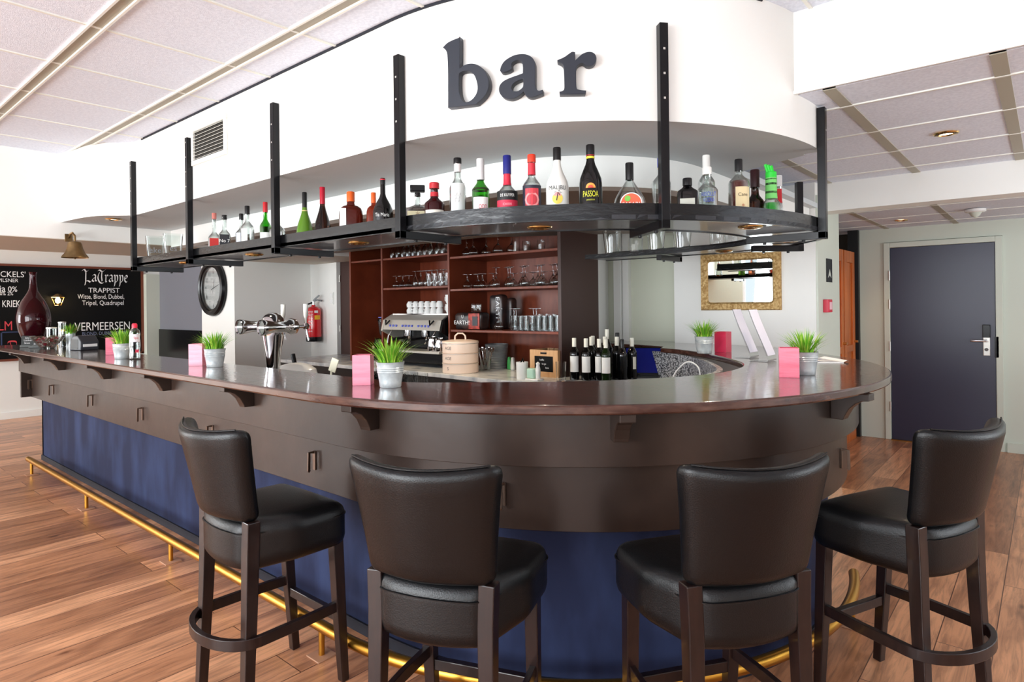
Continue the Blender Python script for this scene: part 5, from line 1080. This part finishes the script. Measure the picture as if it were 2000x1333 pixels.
# tray of goods behind the bowl, plant, carton
for i, (x, y, r, h, lb) in enumerate(((-7.02, 1.66, .04, .16, 'glass storage jar with white stripes left behind the candy bowl'), (-6.78, 1.70, .035, .14, 'glass storage jar right behind the candy bowl'), (-6.93, 1.72, .03, .21, 'taller glass jar behind the two storage jars'))):
    t = thing('glass_jar', lb, 'jar', (x, y, ZC)); MB().lathe(thin([(r, 0), (r, h)], .003), 24).build('jar_body', clear, t); MB().lathe([(r*1.06, h), (r*1.06, h+.012), (0, h+.016)], 24).build('lid', [steel_b, brass2][i == 1], t)
    MB().lathe([(0, .006), (r*.85, .006), (r*.85, h*.6), (0, h*.62)], 16).build('contents', mat('jar_contents', (206, 190, 150), .7, noise=((60, 60, 56), 60, (1, 1, .4), .45, .55)), t)
t = thing('potted_grass', 'small potted grass behind the candy bowl at the left end of the bar', 'potted plant', (-6.62, 1.706, ZC+.03)); MB().lathe([(0, -.03), (.034, -.03), (.036, .1), (.034, .1), (.03, .02), (0, .02)], 24).build('pot', zinc, t)
o = blades(160, .04, .10, .085, 9).build('grass', [grass_a, mat('ochre_grass', (180, 160, 70), .5)], t, smooth=False); o.location.z = .09
# receipt printer / card terminal
po = thing('receipt_printer', 'dark receipt printer with sloping front between candy bowl and pink box', 'printer', (-6.05, 1.655, ZC), face_cam(-6.05, 1.65)+.5)
M = Matrix(((0, 0, 1, 0), (1, 0, 0, 0), (0, 1, 0, 0), (0, 0, 0, 1))); pb = MB(); pb.prism([(-.075, 0), (.085, 0), (.085, .045), (.03, .118), (-.035, .118), (-.08, .07), (-.08, .03)], -.07, .07, 0, M); pb.build('casing', mat('dark_grey_plastic', (58, 60, 66), .35), po, smooth=False, bev=.006, fix=True)
MB().box(-.055, .055, -.084, -.078, .028, .05).build('paper_slot', cupw, po, smooth=False); MB().box(-.0715, -.0695, -.04, .06, .01, .09).build('side_panel', blackm, po, smooth=False)
# menu holders
acr = pane_g; paper = mat('menu_paper', (214, 212, 228), .6, trans=.15)
for i, (x, y, lb) in enumerate(((-1.335, 3.74, 'leaning clear acrylic menu holder on the rear curve of the bar, the left one'), (-1.175, 3.56, 'leaning clear acrylic menu holder on the rear curve of the bar, the right one'))):
    t = thing('menu_holder', lb, 'menu holder', (x, y, ZC)); P = smooth_path([(-.10, .001), (-.02, .001), (.01, .006), (.0, .045), (-.035, .13), (-.07, .215), (-.095, .285)], 5)
    b = MB(); b.strip([(a, -.072, z) for a, z in P], [(a, .072, z) for a, z in P]); b.strip([(a+.0025, -.072, z+.0012) for a, z in P], [(a+.0025, .072, z+.0012) for a, z in P]); b.strip([(a, -.072, z) for a, z in P], [(a+.0025, -.072, z+.0012) for a, z in P]); b.strip([(a, .072, z) for a, z in P], [(a+.0025, .072, z+.0012) for a, z in P]); b.build('acrylic_stand', acr, t)
    Q = [p for p in P if p[1] > .03]; b = MB(); b.strip([(a+.0045, -.062, z) for a, z in Q], [(a+.0045, .062, z) for a, z in Q]); b.strip([(a+.0052, -.062, z) for a, z in Q], [(a+.0052, .062, z) for a, z in Q]); b.build('menu_sheet', paper, t)
mg = thing('magazine', 'open magazine lying flat behind the right potted grass', 'magazine', (-1.0, 3.72, ZC), .7)
MB().box(-.10, .10, -.14, .14, 0, .004).build('pages', cupw, mg, smooth=False); MB().box(-.08, .09, -.12, .10, .0041, .0046).build('cover_picture', mat('printed_picture', (96, 100, 130), .4, noise=((220, 216, 210), 14, (1, 1, 1), .4, .6)), mg, smooth=False)
b = MB(); b.strip([(.1, -.14, .003), (.125, -.13, .012), (.14, -.12, .004)], [(.1, .14, .003), (.13, .13, .012), (.145, .12, .004)]); b.build('page_corner', cupw, mg)
pn = MB().cyl((-.06, 0, .004), (.06, 0, .004), .004, .003, 8); o = pn.build('pen', blackm); o.location = (-.99, 3.50, ZC); o.rotation_euler = (0, 0, .4); tag(o, 'black pen lying between menu holders and pink box', 'pen')

# ------------------------------------------------------------------ staff side: low worktop, beer tap, rack, cover
Ws = [p for p in Pi if p[0] > -5.2]; Ws = Ws[:-22]
o = MB().ring(inset(Ws, .032), inset(Ws, .42), .865, .899).build('staff_worktop', granite, ang=.4); tag(o, 'speckled low worktop on the staff side behind the front counter', 'worktop')
o = MB().ring(inset(Ws, .06), inset(Ws, .38), 0, .8645).build('under_counter_unit', mat('dark_carcass', (38, 30, 28), .5), ang=.4); tag(o, 'dark units under the low staff worktop', 'cabinet')
tp = thing('beer_tap', 'tall chrome beer tap column with two badge barrels and upright handles', 'beer tap', (-3.51, 1.92, .899))
MB().lathe([(0, 0), (.07, 0), (.07, .01), (.040, .03), (.038, .20), (.044, .28), (.062, .385), (.067, .42), (.066, .43), (.062, .432), (.067, .436), (.067, .46), (.060, .492), (.045, .512), (.022, .524), (0, .526)], 40).build('column', steel, tp)
for dx, nm_ in ((-.085, 0), (.17, 1)):
    b = MB(); MY = Matrix(((1, 0, 0, dx), (0, 0, 1, 0), (0, -1, 0, .445), (0, 0, 0, 1)))   # local z -> +y
    b.lathe([(0, -.155), (.038, -.155), (.043, -.166), (.046, -.155), (.040, -.13), (.032, -.09), (.032, -.02), (.042, .0), (.048, .02), (.043, .045), (.024, .06), (.012, .07), (.012, .10)], 32, M=MY); barrel = b.build('barrel', steel, tp)
    dsc = MB().lathe([(0, -.1565), (.0375, -.1565)], 28, M=MY).build('badge', mat('dark_badge', (48, 54, 50), .2), barrel, smooth=False); MB().box(dx-.035, dx+.035, -.1585, -.157, .440, .450).build('badge_stripe', cupw, barrel, smooth=False)
    b = MB(); b.lathe([(0, -.022), (.015, -.016), (.021, 0), (.015, .016), (0, .022)], 20, 0, (dx, .115, .445)); b.cyl((dx, .115, .435), (dx+.012, .125, .36), .007, .006); b.build('faucet', steel, tp)
    MB().tube([(dx, .115, .46), (dx, .115, .49), (dx, .115, .51), (dx, .115, .575)], [.006, .008, .014, .014], 12).build('tap_handle', steel_b, tp)
b = MB().tube([(-.1, 0, .445), (.17, 0, .445)], .022, 16).build('cross_pipe', steel, tp)
dm = thing('domed_cover', 'white domed cover with black handle behind the counter right of the beer tap', 'dish cover', (-3.62, 2.13, .8995)); MB().lathe([(.135, 0), (.135, .13), (.125, .165), (.09, .192), (.04, .205), (0, .208)], 36).build('dome', cupw, dm); MB().tube([(-.01, 0, .20), (-.03, 0, .26)], .014, 12).build('handle', blackm, dm)
sp_ = thing('spatula', 'cream coloured spatula standing beside the domed cover', 'spatula', (-3.36, 2.2, .8995), .4); b = MB(); b.tube([(0, 0, .02), (.02, 0, .17)], .006, 8); b.rbox(.05, .006, .085, .0028, 4, lambda p: Matrix.Rotation(.35, 4, 'Y') @ p+Vector((.035, 0, .20))); b.build('blade', col((224, 222, 200), .4), sp_); MB().lathe([(0, 0), (.03, 0), (.032, .06), (.029, .06), (.027, .006), (0, .006)], 16).build('holder_cup', steel_b, sp_)
rk = thing('glass_rack', 'wire rack holding upturned glasses behind the third zinc bucket', 'glass rack', (-2.72, 2.16, .8995)); b = MB()
for x in (-.2, -.1, 0, .1, .2): b.tube([(x, -.12, .01), (x, .12, .01)], .003, 6)
for y in (-.12, 0, .12): b.tube([(-.2, y, .01), (.2, y, .01)], .003, 6)
for z in (.06, .11): b.tube([(-.2, -.12, z), (.2, -.12, z), (.2, .12, z), (-.2, .12, z)], .003, 6, closed=True)
for x, y in ((-.2, -.12), (.2, -.12), (.2, .12), (-.2, .12)): b.tube([(x, y, 0), (x, y, .11)], .004, 6)
b.build('wire_frame', steel, rk)
for i in range(5):
    for j in range(3): place_glass('cut', -2.72-.16+.08*i, 2.16-.08+.08*j, .913, 'cut beer glass in the wire rack behind the counter', 'glasses in the wire rack', s=.95)
o = MB().tube(smooth_path_3([(-1.86, 3.72, .8995), (-1.835, 3.73, .985), (-1.81, 3.74, 1.03), (-1.757, 3.75, 1.078), (-1.706, 3.75, 1.074), (-1.669, 3.75, 1.03), (-1.66, 3.75, .8995)]), .005, 8).build('swan_neck_cord', cupw); tag(o, 'white looped cord standing on the low worktop in front of the granite panel', 'cord')
for k in G:
    if _first[k]: bpy.data.objects.remove(G[k])
